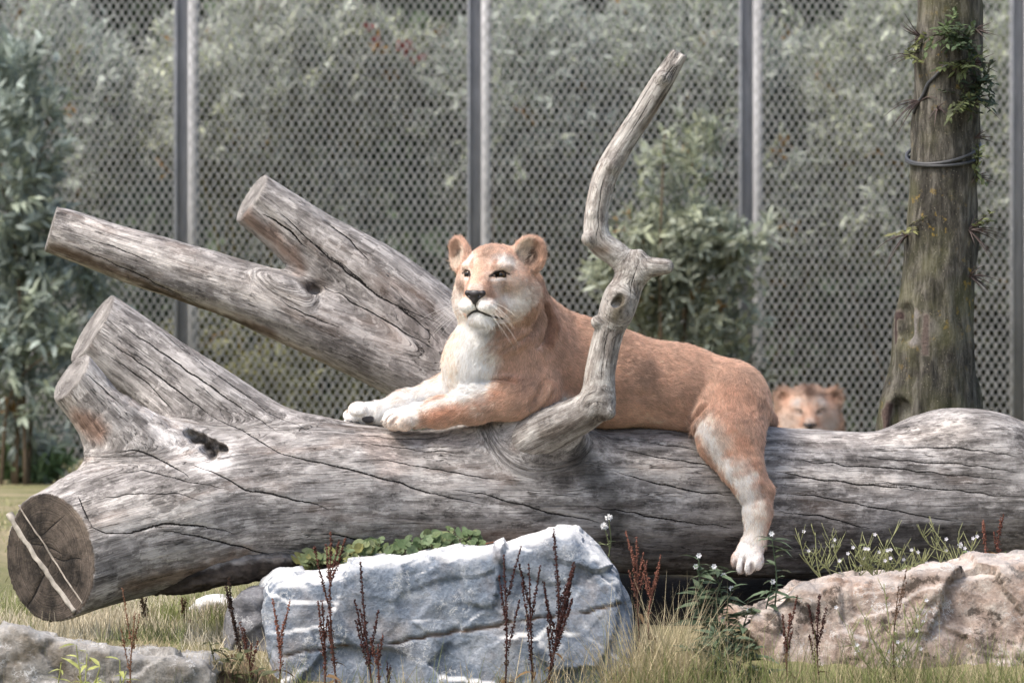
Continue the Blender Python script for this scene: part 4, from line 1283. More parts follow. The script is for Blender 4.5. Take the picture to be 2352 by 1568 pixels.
cream = WHITE * np.array([0.90, 0.83, 0.77])
brush([(1060, 740), (1040, 800), (1020, 860), (1080, 890)], 44, cream, 0.95)
brush([(1090, 770), (1082, 820), (1080, 870), (1075, 895)], 36, WHITE, 1)
brush([(1130, 820), (1110, 860)], 26, WHITE, 0.7)
brush([(1010, 890), (940, 925), (880, 945), (810, 960)], 42, WHITE, 0.95)
brush([(1100, 905), (1010, 925), (930, 945)], 16, WHITE, 0.7)
brush([(940, 955), (905, 965)], 30, cream, 0.55)
brush([(1060, 940), (980, 965)], 18, RUST * 1.3, 0.5)
brush([(1150, 900), (1050, 935), (980, 955)], 12, RUST * 1.35, 0.45)
brush([(1290, 935), (1330, 950)], 26, WHITE * 0.95, 0.75)
brush([(1255, 700), (1268, 745), (1262, 785)], 12, RUST * 0.75, 0.85)
brush([(1160, 875), (1190, 870)], 12, RUST, 0.6)
brush([(1190, 830), (1220, 890)], 42, TAN * 0.80, 0.5)
brush([(1450, 950), (1560, 970)], 18, TAN * 1.25 + 0.05, 0.5)
brush([(1612, 975), (1640, 1035), (1680, 1090)], 19, WHITE * 0.95, 0.8)
brush([(1628, 955), (1665, 1010)], 16, cream, 0.5)
brush([(1700, 1085), (1712, 1130), (1718, 1200), (1708, 1300)], 29, WHITE * 0.97, 0.85, 0.6)
brush([(1715, 1270), (1720, 1300)], 34, WHITE * 0.95, 0.8)
brush([(1750, 1180), (1745, 1250)], 20, cream, 0.7)
for (u_, v_, r_) in ((1694, 1082, 9), (1728, 1062, 12), (1738, 1106, 8), (1664, 1042, 7), (1712, 1035, 13), (1700, 1010, 11), (1672, 985, 8)):
    brush([(u_ - 8, v_ + 3), (u_ + 10, v_ - 4)], r_, RUST * 1.25, 0.42, 0.7)
brush([(1690, 900), (1710, 930)], 40, RUST * 1.25, 0.35)
brush([(1480, 790), (1600, 825), (1690, 870)], 22, TAN * 0.86, 0.5)
inh = paint_head(V, col, HF, EARS, TAN, RUST, WHITE)
brush([(1100, 742), (1098, 765)], 26, WHITE, 0.95)
# toe clefts of the paws are coloured darker than the pale toes
dk = np.array([0.13, 0.075, 0.055])
for (a_, b_2) in CLEFTS:
    d, t = dist_poly(V, np.array([a_, b_2]), 0.03)
    w = np.clip(1.5 - d / 0.0055, 0, 1) * 0.8
    col[:] = col * (1 - w[:, None]) + dk * w[:, None]
tuft_n = 1 + 0.16 * vnoise(V, 170, 61) + 0.14 * vnoise(V, 85, 62) + 0.10 * fbm(V, 35, 2, 63)
col = col * tuft_n[:, None]
body = mesh('body', V, Q, m_fur, lioness, {'Col': np.clip(col, 0.005, 0.9)})
head_parts(HF, lioness)
# fur
flow = flow_field(LP, V)
length = np.full(len(V), 0.013)
hx_, hz_, hf_ = HF.local(V)
face = inh & (hf_ > 20)
length[inh] = 0.012; length[face] = 0.0065
length[inh & (hf_ > 90)] = 0.004
length[inh & (hz_ < -116) & (hf_ > 20) & (np.abs(hx_) < 42)] = 0.036
length[inh & (np.abs(hx_) > 82) & (hf_ < 0) & (hz_ < 0)] = 0.017
eyez = inh & (np.abs(np.abs(hx_) - 47) < 24) & (np.abs(hz_ - 8) < 13) & (hf_ > 50)
length[eyez] = 0.0022
uu, vv = proj(V)
for (pts, r, L) in (([(1095, 750), (1085, 830), (1078, 890)], 50, 0.024), ([(1300, 940), (1340, 952)], 36, 0.026), ([(1560, 978), (1600, 975)], 26, 0.024), ([(1450, 965), (1540, 975)], 20, 0.018)):
    P = pick.line(pts, 10); d, t = dist_poly(V, P, r / PXM * 1.5)
    length = np.maximum(length, L * np.clip(1.4 - d / (r / PXM), 0, 1))
legs = np.min([p.d(V) for p in pp + pp2 + pp3 if p.op == 'u'], 0) < 0.006
length[legs] = 0.004
for (ex_, ez_, ef_, yw_, rl_, rx_, rz_) in EARS:
    fr = HF.R(yaw=yw_, roll=rl_); q_ = (V - HF(ex_, ez_, ef_)) / 0.001
    lx, lf, lz = q_ @ fr[0], q_ @ fr[1], q_ @ fr[2]; inside = (np.hypot(lx / rx_, lz / rz_) < 0.8) & (lf > -9) & (np.abs(lf) < 30)
    length[inside] = 0.014
    inner = inside & ((lx < -8) if ex_ > 0 else (lz < -6))
    rr_ = np.hypot((lx - 6 * np.sign(ex_)) / rx_, (lz + 8) / rz_)[:, None]
    col[inside] = (np.array([0.05, 0.035, 0.028]) + np.array([0.34, 0.23, 0.17]) * np.clip((rr_ - .18) / .45, 0, 1))[inside]
    length[inner] = 0.024; col[inner] = WHITE * np.array([.66, .58, .51]) * (1 + .3 * fbm(V[inner], 90, 2, 3))[:, None]
    rim = (np.hypot(lx / rx_, lz / rz_) > 0.8) & (np.hypot(lx / rx_, lz / rz_) < 1.1) & (np.abs(lf) < 30)
    length[rim] = 0.013
mouth = inh & (hf_ > 60) & (np.abs(hz_ + 95 + np.abs(hx_) * .36) < 11) & (np.abs(hx_) < 58)
length[mouth] = np.minimum(length[mouth], 0.0025)
keep = np.where(N[:, 1] > 0.35, 0.25, 1.0) * np.where(inh, 1.5, 1.0)
nosez = inh & (np.abs(hx_) < 26) & (hz_ < -36) & (hz_ > -74) & (hf_ > 112)
keep[nosez] = 0.0; keep[inh & (col.mean(1) < 0.07)] = 0.12; keep[eyez] = 0.25
flow = flow + np.array([0, 0, -0.25])
make_fur('fur', V, Q, N, flow, col * 1.22, length, 300000, lioness, 0.00055, 0.34, 0.22, keep)
make_fur('guard_hair', V, Q, N, flow, np.clip(col * 1.45, 0, .92), length * 1.35, 22000, lioness, 0.00045, 0.50, 0.4, keep)
# pads and claws
def oval(name, c, R, r, mat, parent):
    V_, Q_ = surface([EL(c, r, R, 0.002)], min(r) / 4.0, B=6)
    return mesh(name, V_, Q_, mat, parent)
for (u_, v_, r_) in ((845, 962, 15), (822, 974, 9), (806, 968, 5), (862, 976, 11)):
    p = pick(u_, v_)
    if p is not None:
        oval('toe_pad', p + np.array([0, 0.002, 0]), np.eye(3), (RP(r_), 0.006, RP(r_ * 0.75)), m_pad, lioness)
for R_, pr_, s_ in ((Rn, pp, 1.12), (Rh, pp3, 1.02)):
    for e in pr_[1:5]:
        tip = e.c + R_[1] * .022 * s_ + R_[2] * .004 * s_
        cv = MB(); V_, Q_, T_ = tube(np.array([tip, tip + R_[1] * .007, tip + R_[1] * .012 - R_[2] * .004]), [0.0028, 0.0022, 0.0006], 6); cv.add(V_, Q_, T_)
        cv.build('claw', m_claw, lioness)

# ------------------------------------------------------------------ the male lying by the fence
LY = 10.0
lk = 1.10
lion = empty('lion', (float(W(1860, 980, LY + 0.7)[0]), LY + 0.7, 0.0), 'young male lion lying low in the grass behind the trunk, facing the camera', 'lion')
MF = Frame(W(1858, 947, LY), math.radians(2), math.radians(-3), 0, lk)
ME = [(-108, 62, -40, -0.35, 0.45, 42, 42), (108, 62, -40, 0.35, -0.45, 42, 42)]
MP = head_prims(MF, ME)
hc = W(1858, 947, LY)
MP.append(RC(hc + [0, .10, -.06], hc + [0, .40, -.20], .155, .18, .08, (0, 1, -.3)))
MP.append(RC(hc + [0, .02, -.10], hc + [0, .12, -.14], .14, .17, .06, (0, .4, -1)))
MP.append(RC([hc[0], LY + .45, .19], [hc[0] - .05, LY + 1.35, .17], .19, .17, .08))
MP.append(RC([hc[0] - .05, LY + 1.35, .17], [hc[0] - .1, LY + 1.6, .16], .17, .15, .08))
for s in (-1, 1):
    MP.append(RC([hc[0] + s * .17, LY + .35, .16], [hc[0] + s * .17, LY + .05, .07], .10, .07, .05))
    MP.append(RC([hc[0] + s * .17, LY + .05, .07], [hc[0] + s * .15, LY - .30, .055], .065, .05, .04))
    MP.append(EL([hc[0] + s * .15, LY - .36, .05], (.055, .075, .045), None, .03, (0, -1, 0)))
    MP.append(EL([hc[0] - .05 + s * .16, LY + 1.35, .14], (.11, .26, .14), None, .06, (0, -1, 0)))
MP.append(RC([hc[0] - .1, LY + 1.72, .12], [hc[0] - .35, LY + 1.95, .05], .05, .03, .05))
V, Q = surface(MP, 0.008)
V = smooth(V, Q, 1, 0.4); N = vnormals(V, Q)
col = np.tile(TAN * 0.72, (len(V), 1)) * (1 + 0.25 * fbm(V, 12, 3, 5))[:, None]
inh = paint_head(V, col, MF, ME, TAN * 0.75, RUST * 0.9, WHITE * 0.5)
x_, z_, f_ = MF.local(V)
w = np.clip(1.2 - np.sqrt((x_ / 26) ** 2 + ((z_ - 96) / 34) ** 2), 0, 1)
col = col * (1 - w[:, None]) + np.array([0.10, 0.05, 0.035]) * w[:, None]
for s in (-1, 1):
    w = np.clip(1.2 - np.sqrt(((x_ - s * 104) / 40) ** 2 + ((z_ - 60) / 40) ** 2), 0, 1) * 0.6
    col = col * (1 - w[:, None]) + RUST * 1.25 * w[:, None]
mesh('body', V, Q, m_fur, lion, {'Col': np.clip(col, .005, .9)})
head_parts(MF, lion, False)
flow = flow_field(MP, V)
length = np.where(inh & (f_ > 0), 0.012, 0.035)
length[(z_ > 70) & (np.abs(x_) < 60) & (f_ > -90) & inh] = 0.05
make_fur('mane', V, Q, N, flow, col, length, 16000, lion, 0.0016, 0.55, 0.35, None, 4)
# ================================================================== standing thorny tree
def bark_material():
    m, t, b = new_mat('thorn_tree_bark'); g = NG(t); co = g.coord()
    st = g.mapv(co, (1, 1, 0.22))
    fis = g.noise(st, 42, 7, 0.68, 0.3); big = g.noise(co, 7, 4); fine = g.noise(co, 130, 4, 0.7)
    c = g.ramp(fis, [(0.30, (0.012, 0.011, 0.009)), (0.48, (0.06, 0.055, 0.045)), (0.64, (0.16, 0.148, 0.125))])
    c = g.mix(g.ramp(big, [(0.45, 0), (0.65, 0.6)]), c, g.mix(0.6, c, (0.13, 0.13, 0.055)))
    c = g.mix(g.ramp(g.voro(co, 85), [(0.05, 0.8), (0.14, 0)]), c, (0.32, 0.29, 0.22))
    ye = g.math('MULTIPLY', g.ramp(g.noise(co, 34, 3), [(0.60, 0), (0.68, 1)]), g.ramp(g.noise(co, 3.2, 2), [(0.5, 0), (0.62, 1)]))
    c = g.mix(g.math('MULTIPLY', ye, 0.7), c, (0.30, 0.20, 0.04))
    sc = g.attr('scar').outputs['Color']
    c = g.mix(g.attr('scarf').outputs['Fac'], c, g.mix(1.0, sc, g.ramp(fine, [(0.3, 0.6), (0.7, 1.15)]), 'MULTIPLY'))
    g.l(c, b.inputs['Base Color']); b.inputs['Roughness'].default_value = 0.92; b.inputs['Specular IOR Level'].default_value = 0.2
    h = g.math('ADD', fis, g.math('MULTIPLY', fine, 0.4))
    g.l(g.bump(h, 0.009, 1.0), b.inputs['Normal'])
    return m
TY = 1.0
thorn = empty('thorn_tree', (float(W(2130, 1200, TY)[0]), TY, 0.0), 'upright thorny tree trunk with a dark cable tied around it', 'tree')
tl = limb_px([(2128, 1290, TY, 120), (2132, 1050, TY, 112), (2138, 940, TY, 106), (2143, 840, TY, 98), (2146, 740, TY, 93), (2158, 600, TY, 84), (2168, 400, TY, 79), (2175, 200, TY, 77), (2180, 0, TY, 76), (2186, -200, TY, 74),
              (2200, -600, TY, 66), (2190, -1100, TY, 56), (2230, -1700, TY, 42)], k=0.03, lump=0.006)
br1 = limb_px([(2198, -700, TY, 50), (1900, -1150, TY + .3, 34), (1600, -1600, TY + .5, 18)], k=0.04)
br2 = limb_px([(2195, -900, TY, 44), (2500, -1400, TY - .2, 30), (2800, -1800, TY - .3, 16)], k=0.04)
fl1 = limb_px([(2060, 1020, TY - .02, 40), (2044, 940, TY - .03, 26), (2060, 880, TY - .02, 20)], k=0.05)
fl2 = limb_px([(2232, 1000, TY - .02, 34), (2226, 900, TY, 22)], k=0.04)
sc1 = RC(W(2078, 718, TY - .080), W(2082, 765, TY - .080), 0.030, 0.026, k=0.012, op='s')
sc2 = RC(W(2066, 945, TY - .090), W(2072, 1010, TY - .090), 0.040, 0.042, k=0.014, op='s')
sc3 = RC(W(2072, 705, TY - .09), W(2100, 692, TY - .10), 0.010, 0.006, k=0.01, op='s')
V, Q = surface([tl, br1, br2], 0.022, clip_lo=np.array([-9, -9, 2.1]))
mesh('upper_trunk', V, Q, None, thorn, {'scar': np.zeros((len(V), 3)), 'scarf': np.zeros(len(V))})
upper_ = thorn.children[0]
V, Q = surface([tl, fl1, fl2, sc1, sc2, sc3], 0.0085, clip_hi=np.array([9, 9, 2.25]))
V = smooth(V, Q, 1); N = vnormals(V, Q)
V = V + N * (0.010 * fbm(V * np.array([1, 1, .3]), 30, 3, 6))[:, None]
pk = Picker(V, 14.0); scar = np.tile([0.3, 0.26, 0.22], (len(V), 1)); scf = np.zeros(len(V))
def scarpaint(pts, r, c):
    P = pk.line(pts, 8); d, t = dist_poly(V, P, r * 2); w = np.clip((1.4 - d / r + .4 * vnoise(V, 50, 2)) / .5, 0, 1)
    global scar, scf
    scar = scar * (1 - w[:, None]) + np.array(c) * w[:, None]; scf = np.maximum(scf, w)
scarpaint([(2058, 715), (2056, 780)], .013, (0.06, 0.04, 0.036))
scarpaint([(2094, 722), (2092, 775)], .016, (0.20, 0.185, 0.17))
scarpaint([(2122, 720), (2125, 800)], .010, (0.13, 0.10, 0.085))
scarpaint([(2036, 935), (2034, 990)], .014, (0.10, 0.07, 0.06))
scarpaint([(2075, 945), (2078, 1000)], .022, (0.22, 0.21, 0.17))
m_barkt = bark_material()
mesh('trunk', V, Q, m_barkt, thorn, {'scar': scar, 'scarf': scf}); upper_.data.materials.append(m_barkt)
m_cable, t_, b_ = new_mat('black_cable'); g_ = NG(t_)
g_.l(g_.mix(g_.noise(g_.coord(), 60, 3), (0.02, 0.021, 0.023), (0.07, 0.072, 0.076)), b_.inputs['Base Color']); b_.inputs['Roughness'].default_value = 0.5
def loop_cable(v0, v1, tilt, rpx, uc):
    th = np.linspace(0, 2 * math.pi, 48); c = W(uc, v0, TY); r = RP(rpx, TY)
    P = np.stack([c[0] + r * np.cos(th), TY + r * np.sin(th), c[2] + RP(1, TY) * (tilt * np.cos(th) - v1 * np.sin(th) * 1.0)], 1)
    V, Q, T = tube(P, 0.0055, 8); b = MB(); b.add(V, Q, T); b.build('cable', m_cable, thorn)
loop_cable(346, -30, 16, 84, 2166)
loop_cable(364, -20, 5, 84, 2166)
ca = pk.line([(2092, 265), (2098, 240), (2120, 205), (2150, 168), (2182, 140)], 10) + np.array([0, -0.006, 0])
V, Q, T = tube(smoothline(ca, 2), 0.0055, 8); b = MB(); b.add(V, Q, T); b.build('cable', m_cable, thorn)
m_thorn = plain_mat('thorn', 0.6, 60, 0.4, 0.4)
def thorns(u, v, du, n, L, droop):
    p = pk(u, v)
    if p is None: p = W(u, v, TY)
    b = MB()
    for i in range(n):
        d = unit(np.array([du, -0.35, 0.0]) + RNG.normal(0, 0.55, 3)); l = L * RNG.uniform(.4, 1.1)
        P = np.array([p + d * l * t + np.array([0, 0, -droop * l]) * t * t for t in np.linspace(-0.1, 1, 6)])
        V, Q, T = tube(P, np.linspace(0.0032, 0.0004, 6), 5); b.add(V, Q, T, np.array([0.07, 0.05, 0.045]) * RNG.uniform(.7, 1.8))
    b.build('thorn_cluster', m_thorn, thorn)
for a in ((2238, 520, 1, 14, .10, .3), (2235, 640, 1, 12, .08, .3), (2080, 545, -1, 8, .11, .6), (2110, 235, -1, 12, .12, .5), (2092, 85, -1, 7, .09, -.2), (2092, 130, -1, 7, .09, .3), (2240, 60, 1, 8, .08, 0),
          (2245, 320, 1, 6, .06, .2), (2245, 400, 1, 9, .08, .1), (2250, 230, 1, 7, .10, .2), (2250, 150, 1, 8, .08, .1), (2150, 240, 0, 10, .07, .6)):
    thorns(*a)
def sprig(u, v, r, n, colr, yoff=-.04):
    p = pk(u, v)
    if p is None: p = W(u, v, TY)
    p = p + np.array([0, yoff, 0])
    base = p + rand_dirs(n) * RP(r, TY) * RNG.uniform(.1, 1, (n, 1)) * np.array([1, .6, .8]); base[:, 1] = np.minimum(base[:, 1], p[1] + .05)
    K = 8
    d0 = unit(rand_dirs(n) + np.array([0, -.5, -.1]))
    b_l = (base[:, None] + d0[:, None] * (np.linspace(0, .06, K))[None, :, None]).reshape(-1, 3)
    sd = np.cross(d0, np.array([0, 0, 1.])); sg = np.tile(np.where(np.arange(K) % 2, 1., -1.), n)
    ld = unit(np.repeat(sd, K, 0) * sg[:, None] + np.repeat(d0, K, 0) * .6 + RNG.normal(0, .2, (n * K, 3)))
    V, Q, T, C = leaves(b_l, ld, unit(np.array([0, -.4, 1]) + RNG.normal(0, .3, (n * K, 3))), RNG.uniform(.018, .032, n * K), RNG.uniform(.009, .014, n * K),
                        np.array(colr)[None] * RNG.uniform(.5, 1.5, (n * K, 1)))
    m = MB(); m.add(V, Q, T, C)
    for i in range(min(n, 12)):
        V, Q, T = tube(np.array([p - [0, yoff, 0], base[i], base[i] + d0[i] * .06]), [.0022, .0016, .0008], 5); m.add(V, Q, T, (0.06, 0.06, 0.03))
    o = m.build('leaf_spray', m_leaf, thorn)
for a in ((2170, 70, 42, 14, (0.10, 0.14, 0.06)), (2225, 100, 42, 16, (0.06, 0.09, 0.045)), (2205, 150, 36, 10, (0.12, 0.15, 0.06)), (2262, 210, 48, 20, (0.05, 0.075, 0.04)), (2215, 245, 30, 8, (0.10, 0.12, 0.05)),
          (2300, 225, 22, 6, (0.06, 0.08, 0.04)), (2075, 130, 26, 5, (0.16, 0.18, 0.07)), (2255, 400, 24, 5, (0.14, 0.17, 0.07)), (2250, 530, 16, 3, (0.16, 0.18, 0.07)), (2075, 530, 14, 3, (0.22, 0.22, 0.09))):
    sprig(*a)
# crown above the picture
n = 420
C = np.concatenate([np.tile(W(u, v, y), (n // 3, 1)) for (u, v, y) in ((1650, -1650, TY + .5), (2780, -1850, TY - .3), (2240, -1950, TY))])
base = C + rand_dirs(len(C)) * RNG.uniform(.1, .9, (len(C), 1)); K = 12
dd = rand_dirs(len(C)); bl = (base[:, None] + dd[:, None] * np.linspace(0, .2, K)[None, :, None]).reshape(-1, 3)
V, Q, T, Cc = leaves(bl, unit(rand_dirs(len(bl)) + np.repeat(dd, K, 0) * .5), unit(rand_dirs(len(bl)) + [0, 0, 1.]), RNG.uniform(.03, .06, len(bl)), RNG.uniform(.012, .02, len(bl)),
                     np.array([[.08, .12, .05]]) * RNG.uniform(.6, 1.4, (len(bl), 1)))
b = MB(); b.add(V, Q, T, Cc); o = b.build('crown', m_leaf, thorn); o['kind'] = 'stuff'
# ================================================================== boulders
class SLAB:
    """Rounded solid: an outline in the x-z plane with real thickness along y, leaning back towards its top."""
    def __init__(s, poly, y0, y1, r, lean=0.0, squash=0.0):
        s.poly, s.y0, s.y1, s.r, s.lean, s.k, s.op = np.asarray(poly, float), y0, y1, r, lean, 0.02, 'u'
        s.flow = np.array([0, 0, 1.0]); s.zm = s.poly[:, 1].min(); s.zM = s.poly[:, 1].max(); s.squash = squash
    def d(s, P):
        x, y, z = P[:, 0].astype(float), P[:, 1].astype(float), P[:, 2].astype(float)
        d2 = np.full(len(P), 1e9); inside = np.zeros(len(P), bool)
        A = s.poly; B = np.roll(A, -1, 0)
        for a, b in zip(A, B):
            e = b - a; w0, w1 = x - a[0], z - a[1]
            t = np.clip((w0 * e[0] + w1 * e[1]) / (e @ e), 0, 1)
            d2 = np.minimum(d2, (w0 - t * e[0]) ** 2 + (w1 - t * e[1]) ** 2)
            c = ((a[1] <= z) != (b[1] <= z)) & (x < a[0] + (z - a[1]) / (b[1] - a[1] + 1e-12) * e[0])
            inside ^= c
        d2 = np.sqrt(d2) * np.where(inside, -1, 1)
        yc = (s.y0 + s.y1) / 2 + s.lean * (z - s.zm); h = (s.y1 - s.y0) / 2
        d2 = d2 + s.squash * np.clip((y - yc) / h, 0, 1.5) ** 2
        dy = np.abs(y - yc) - h
        a, b = d2 + s.r, dy + s.r
        return np.minimum(np.maximum(a, b), 0) + np.hypot(np.maximum(a, 0), np.maximum(b, 0)) - s.r
    def box(s):
        return np.array([s.poly[:, 0].min(), s.y0 - .05, s.zm]) - .02, np.array([s.poly[:, 0].max(), s.y1 + s.lean * (s.zM - s.zm) + .05, s.zM]) + .02

def facets(V, seeds, amp, seed):
    r = np.random.default_rng(seed); lo, hi = V.min(0), V.max(0)
    S = r.uniform(lo, hi, (seeds, 3)); G = r.normal(0, 1, (seeds, 3)); O = r.uniform(-1, 1, seeds)
    q = V + 0.014 * np.stack([vnoise(V, 9, seed + i) for i in range(3)], 1)
    best = np.full(len(V), 9e9); idx = np.zeros(len(V), int)
    for i in range(seeds):
        d = ((q - S[i]) ** 2 * np.array([1, 1, 1.6])).sum(1); m = d < best; best[m] = d[m]; idx[m] = i
    return amp * (O[idx] + ((V - S[idx]) * G[idx]).sum(1) * 6)

def rock_material(name, base, lightc, darkc, warm, warm_amt, pit=0.0, vein=0.6):
    m, t, b = new_mat(name); g = NG(t); co = g.coord()
    big = g.noise(co, 4.5, 6, 0.68, 0.2); mid = g.noise(co, 15, 7, 0.7, 0.1); fine = g.noise(co, 90, 5, 0.7)
    c = g.ramp(mid, [(0.30, darkc), (0.50, base), (0.72, lightc)])
    c = g.mix(g.ramp(big, [(0.50, 0), (0.68, vein)]), c, lightc)
    c = g.mix(g.ramp(g.noise(co, 6, 4, 0.6), [(0.52, 0), (0.68, warm_amt)]), c, warm)
    # calcite veins and chips
    v = g.ramp(g.math('ABSOLUTE', g.math('SUBTRACT', g.noise(co, 13, 7, 0.75, 0.1), 0.5)), [(0, 1), (0.022, 0)])
    c = g.mix(g.math('MULTIPLY', v, g.ramp(g.noise(co, 11, 4), [(0.52, 0), (0.62, 0.8)])), c, (0.66, 0.66, 0.65))
    c = g.mix(g.ramp(g.noise(g.mapv(co, (1, 1, 1.7)), 38, 6, 0.75), [(0.60, 0), (0.68, 0.7)]), c, lightc)
    c = g.mix(0.6, c, g.ramp(fine, [(0.3, 0.55), (0.68, 1.15)]), 'MULTIPLY')
    if pit:
        p = g.ramp(g.noise(co, 13, 7, 0.75, 0.3), [(0.38, 1), (0.45, 0)])
        c = g.mix(g.math('MULTIPLY', p, pit), c, (0.035, 0.025, 0.018))
    crack = g.attr('seam').outputs['Fac']
    c = g.mix(crack, c, (0.10, 0.06, 0.03))
    c = g.mix(g.attr('top_pale').outputs['Fac'], c, (0.72, 0.71, 0.69))
    g.l(c, b.inputs['Base Color']); b.inputs['Roughness'].default_value = 0.85; b.inputs['Specular IOR Level'].default_value = 0.3
    h = g.math('ADD', g.math('MULTIPLY', mid, 1.0), g.math('MULTIPLY', fine, 0.5))
    g.l(g.bump(h, 0.010, 0.9), b.inputs['Normal'])
    return m

def rock(name, label, poly_px, y0, y1, mat, r=0.06, lean=0.1, fa=0.010, nf=60, seed=1, h=0.009, seam=None, top_pale=0.0, rough=0.012, cat='boulder', squash=0.05, group=None):
    poly = np.array([[W(u, v, y0)[0], W(u, v, y0)[2]] for (u, v) in poly_px])
    sl = SLAB(poly, y0, y1, r, lean, squash)
    V, Q = surface([sl], h)
    V = smooth(V, Q, 1); N = vnormals(V, Q)
    V = V + N * (facets(V, nf, fa, seed) + facets(V, nf * 3, fa * 0.45, seed + 40) + facets(V, nf * 9, fa * 0.16, seed + 80) + 1.8 * rough * fbm(V, 5, 3, seed) + rough * 0.6 * fbm(V, 22, 3, seed + 5))[:, None]
    sm = np.zeros(len(V))
    if seam:
        P = Picker(V, 10.0).line(seam, 12); P = smoothline(P, 1) + 0.006 * np.stack([vnoise(P, 25, s) for s in (1, 2, 3)], 1)
        d, t = dist_poly(V, P, .04); wd = 0.0062 * np.clip(0.35 + 1.0 * (vnoise(V, 9, 3) * .5 + .5), 0.05, 1.2)
        sm = np.clip(1.3 - d / wd, 0, 1); V = V - N * (0.010 * sm)[:, None]
    N2 = vnormals(V, Q)
    du = top_pale * np.clip((N2[:, 2] - 0.45 + 0.35 * fbm(V, 18, 4, seed + 2)) / 0.35, 0, 1)  # paler where the surface faces up, broken by noise
    du = du * np.clip(1 - sm * 2, 0, 1)
    if seam: du = du * np.clip((d - 0.012) / 0.02, 0, 1)
    o = mesh(name, V, Q, mat, None, {'seam': sm, 'top_pale': du}, smooth=False)
    tag(o, label, cat, group)
    return o, Picker(V, 10.0)

m_blue = rock_material('blue_limestone', (0.17, 0.205, 0.255), (0.43, 0.45, 0.485), (0.075, 0.092, 0.122), (0.40, 0.32, 0.25), 0.35, vein=0.55)
m_tan = rock_material('tan_breccia', (0.32, 0.245, 0.20), (0.56, 0.50, 0.44), (0.12, 0.085, 0.065), (0.33, 0.19, 0.12), 0.5, pit=0.85, vein=0.4)
m_grey = rock_material('grey_ledge_stone', (0.19, 0.18, 0.163), (0.40, 0.385, 0.36), (0.06, 0.054, 0.045), (0.15, 0.11, 0.065), 0.6, pit=0.3)
m_dark = rock_material('dark_slate_stone', (0.15, 0.15, 0.16), (0.28, 0.28, 0.29), (0.06, 0.06, 0.065), (0.15, 0.12, 0.09), 0.3)

boulder_o, boulder_pick = rock('boulder', 'large blue grey limestone boulder with a brown seam under the fallen trunk',
     [(598, 1360), (625, 1332), (740, 1316), (800, 1298), (960, 1274), (1120, 1264), (1195, 1246), (1255, 1230), (1310, 1233), (1375, 1278), (1425, 1322), (1440, 1380), (1452, 1480), (1446, 1680), (640, 1680), (615, 1480)],
     -.88, -.30, m_blue, 0.045, 0.10, 0.0085, 60, 3, 0.0062, [(640, 1508), (740, 1490), (860, 1478), (960, 1462), (1080, 1442), (1160, 1428), (1280, 1412), (1440, 1388)], 0.8, 0.010, squash=0.06)
rock('boulder', 'pinkish tan pitted boulder in front of the trunk, below the thorny tree',
     [(1706, 1446), (1745, 1418), (1800, 1385), (1850, 1350), (1930, 1336), (2020, 1331), (2130, 1312), (2250, 1297), (2352, 1292), (2520, 1292), (2520, 1690), (1770, 1690), (1760, 1540), (1735, 1480)],
     -.80, -.22, m_tan, 0.05, 0.25, 0.011, 70, 8, 0.007, None, 0.25, 0.018)
rock('boulder', 'low grey ledge stone in the grass below the sawn root end',
     [(-80, 1444), (40, 1452), (150, 1472), (260, 1490), (380, 1512), (470, 1520), (498, 1550), (500, 1690), (-80, 1690)],
     -1.12, -.75, m_grey, 0.03, 0.15, 0.010, 50, 12, 0.0075, None, 0.18, 0.014)
rock('boulder', 'small dark slate stone wedged beside the limestone boulder',
     [(518, 1400), (552, 1362), (605, 1352), (640, 1370), (640, 1680), (530, 1680), (512, 1500)], -.74, -.42, m_dark, 0.04, 0.1, 0.008, 24, 15, 0.008, None, 0.0, 0.010)
rock('stone', 'pale rounded stone in the grass under the trunk', [(425, 1398), (460, 1376), (520, 1372), (560, 1390), (560, 1450), (425, 1450)], .35, .62, m_grey, 0.035, 0.2, 0.005, 14, 19, 0.008, None, 1.0, 0.008, 'stone')
rock('stone', 'small pale stone lying on moss at the top of the tan boulder', [(2225, 1300), (2250, 1280), (2290, 1274), (2325, 1292), (2330, 1330), (2225, 1330)], -.42, -.32, m_grey, 0.025, 0.2, 0.004, 10, 23, 0.006, None, 0.5, 0.006, 'stone')
# ================================================================== plants in front of the trunk
m_green = plain_mat('weed_leaf', 0.6, 70, 0.3, 0.3, trans=0.25)
m_dry = plain_mat('dry_stalk', 0.8, 90, 0.35, 0.2, trans=0.15)
m_petal = plain_mat('petal', 0.6, 50, 0.1, 0.2, trans=0.3)

OCT_V = np.array([[1, 0, 0], [-1, 0, 0], [0, 1, 0], [0, -1, 0], [0, 0, 1], [0, 0, -1]], float)
OCT_T = np.array([[0, 2, 4], [2, 1, 4], [1, 3, 4], [3, 0, 4], [2, 0, 5], [1, 2, 5], [3, 1, 5], [0, 3, 5]])
def seeds(mb, C, size, cols):
    n = len(C); S = size * RNG.uniform(.6, 1.3, (n, 1, 1)) * RNG.uniform(.6, 1.3, (n, 1, 3))
    V = (C[:, None] + OCT_V[None] * S).reshape(-1, 3); T = (np.arange(n) * 6)[:, None, None] + OCT_T[None]
    mb.add(V, None, T.reshape(-1, 3), np.repeat(cols, 6, 0))

def foot(u, y, dz=-0.015):
    x = (u - U0) / PXM * (D + y) / D
    return np.array([x, y, float(ground_z(np.array([x]), np.array([y]))[0]) + dz])

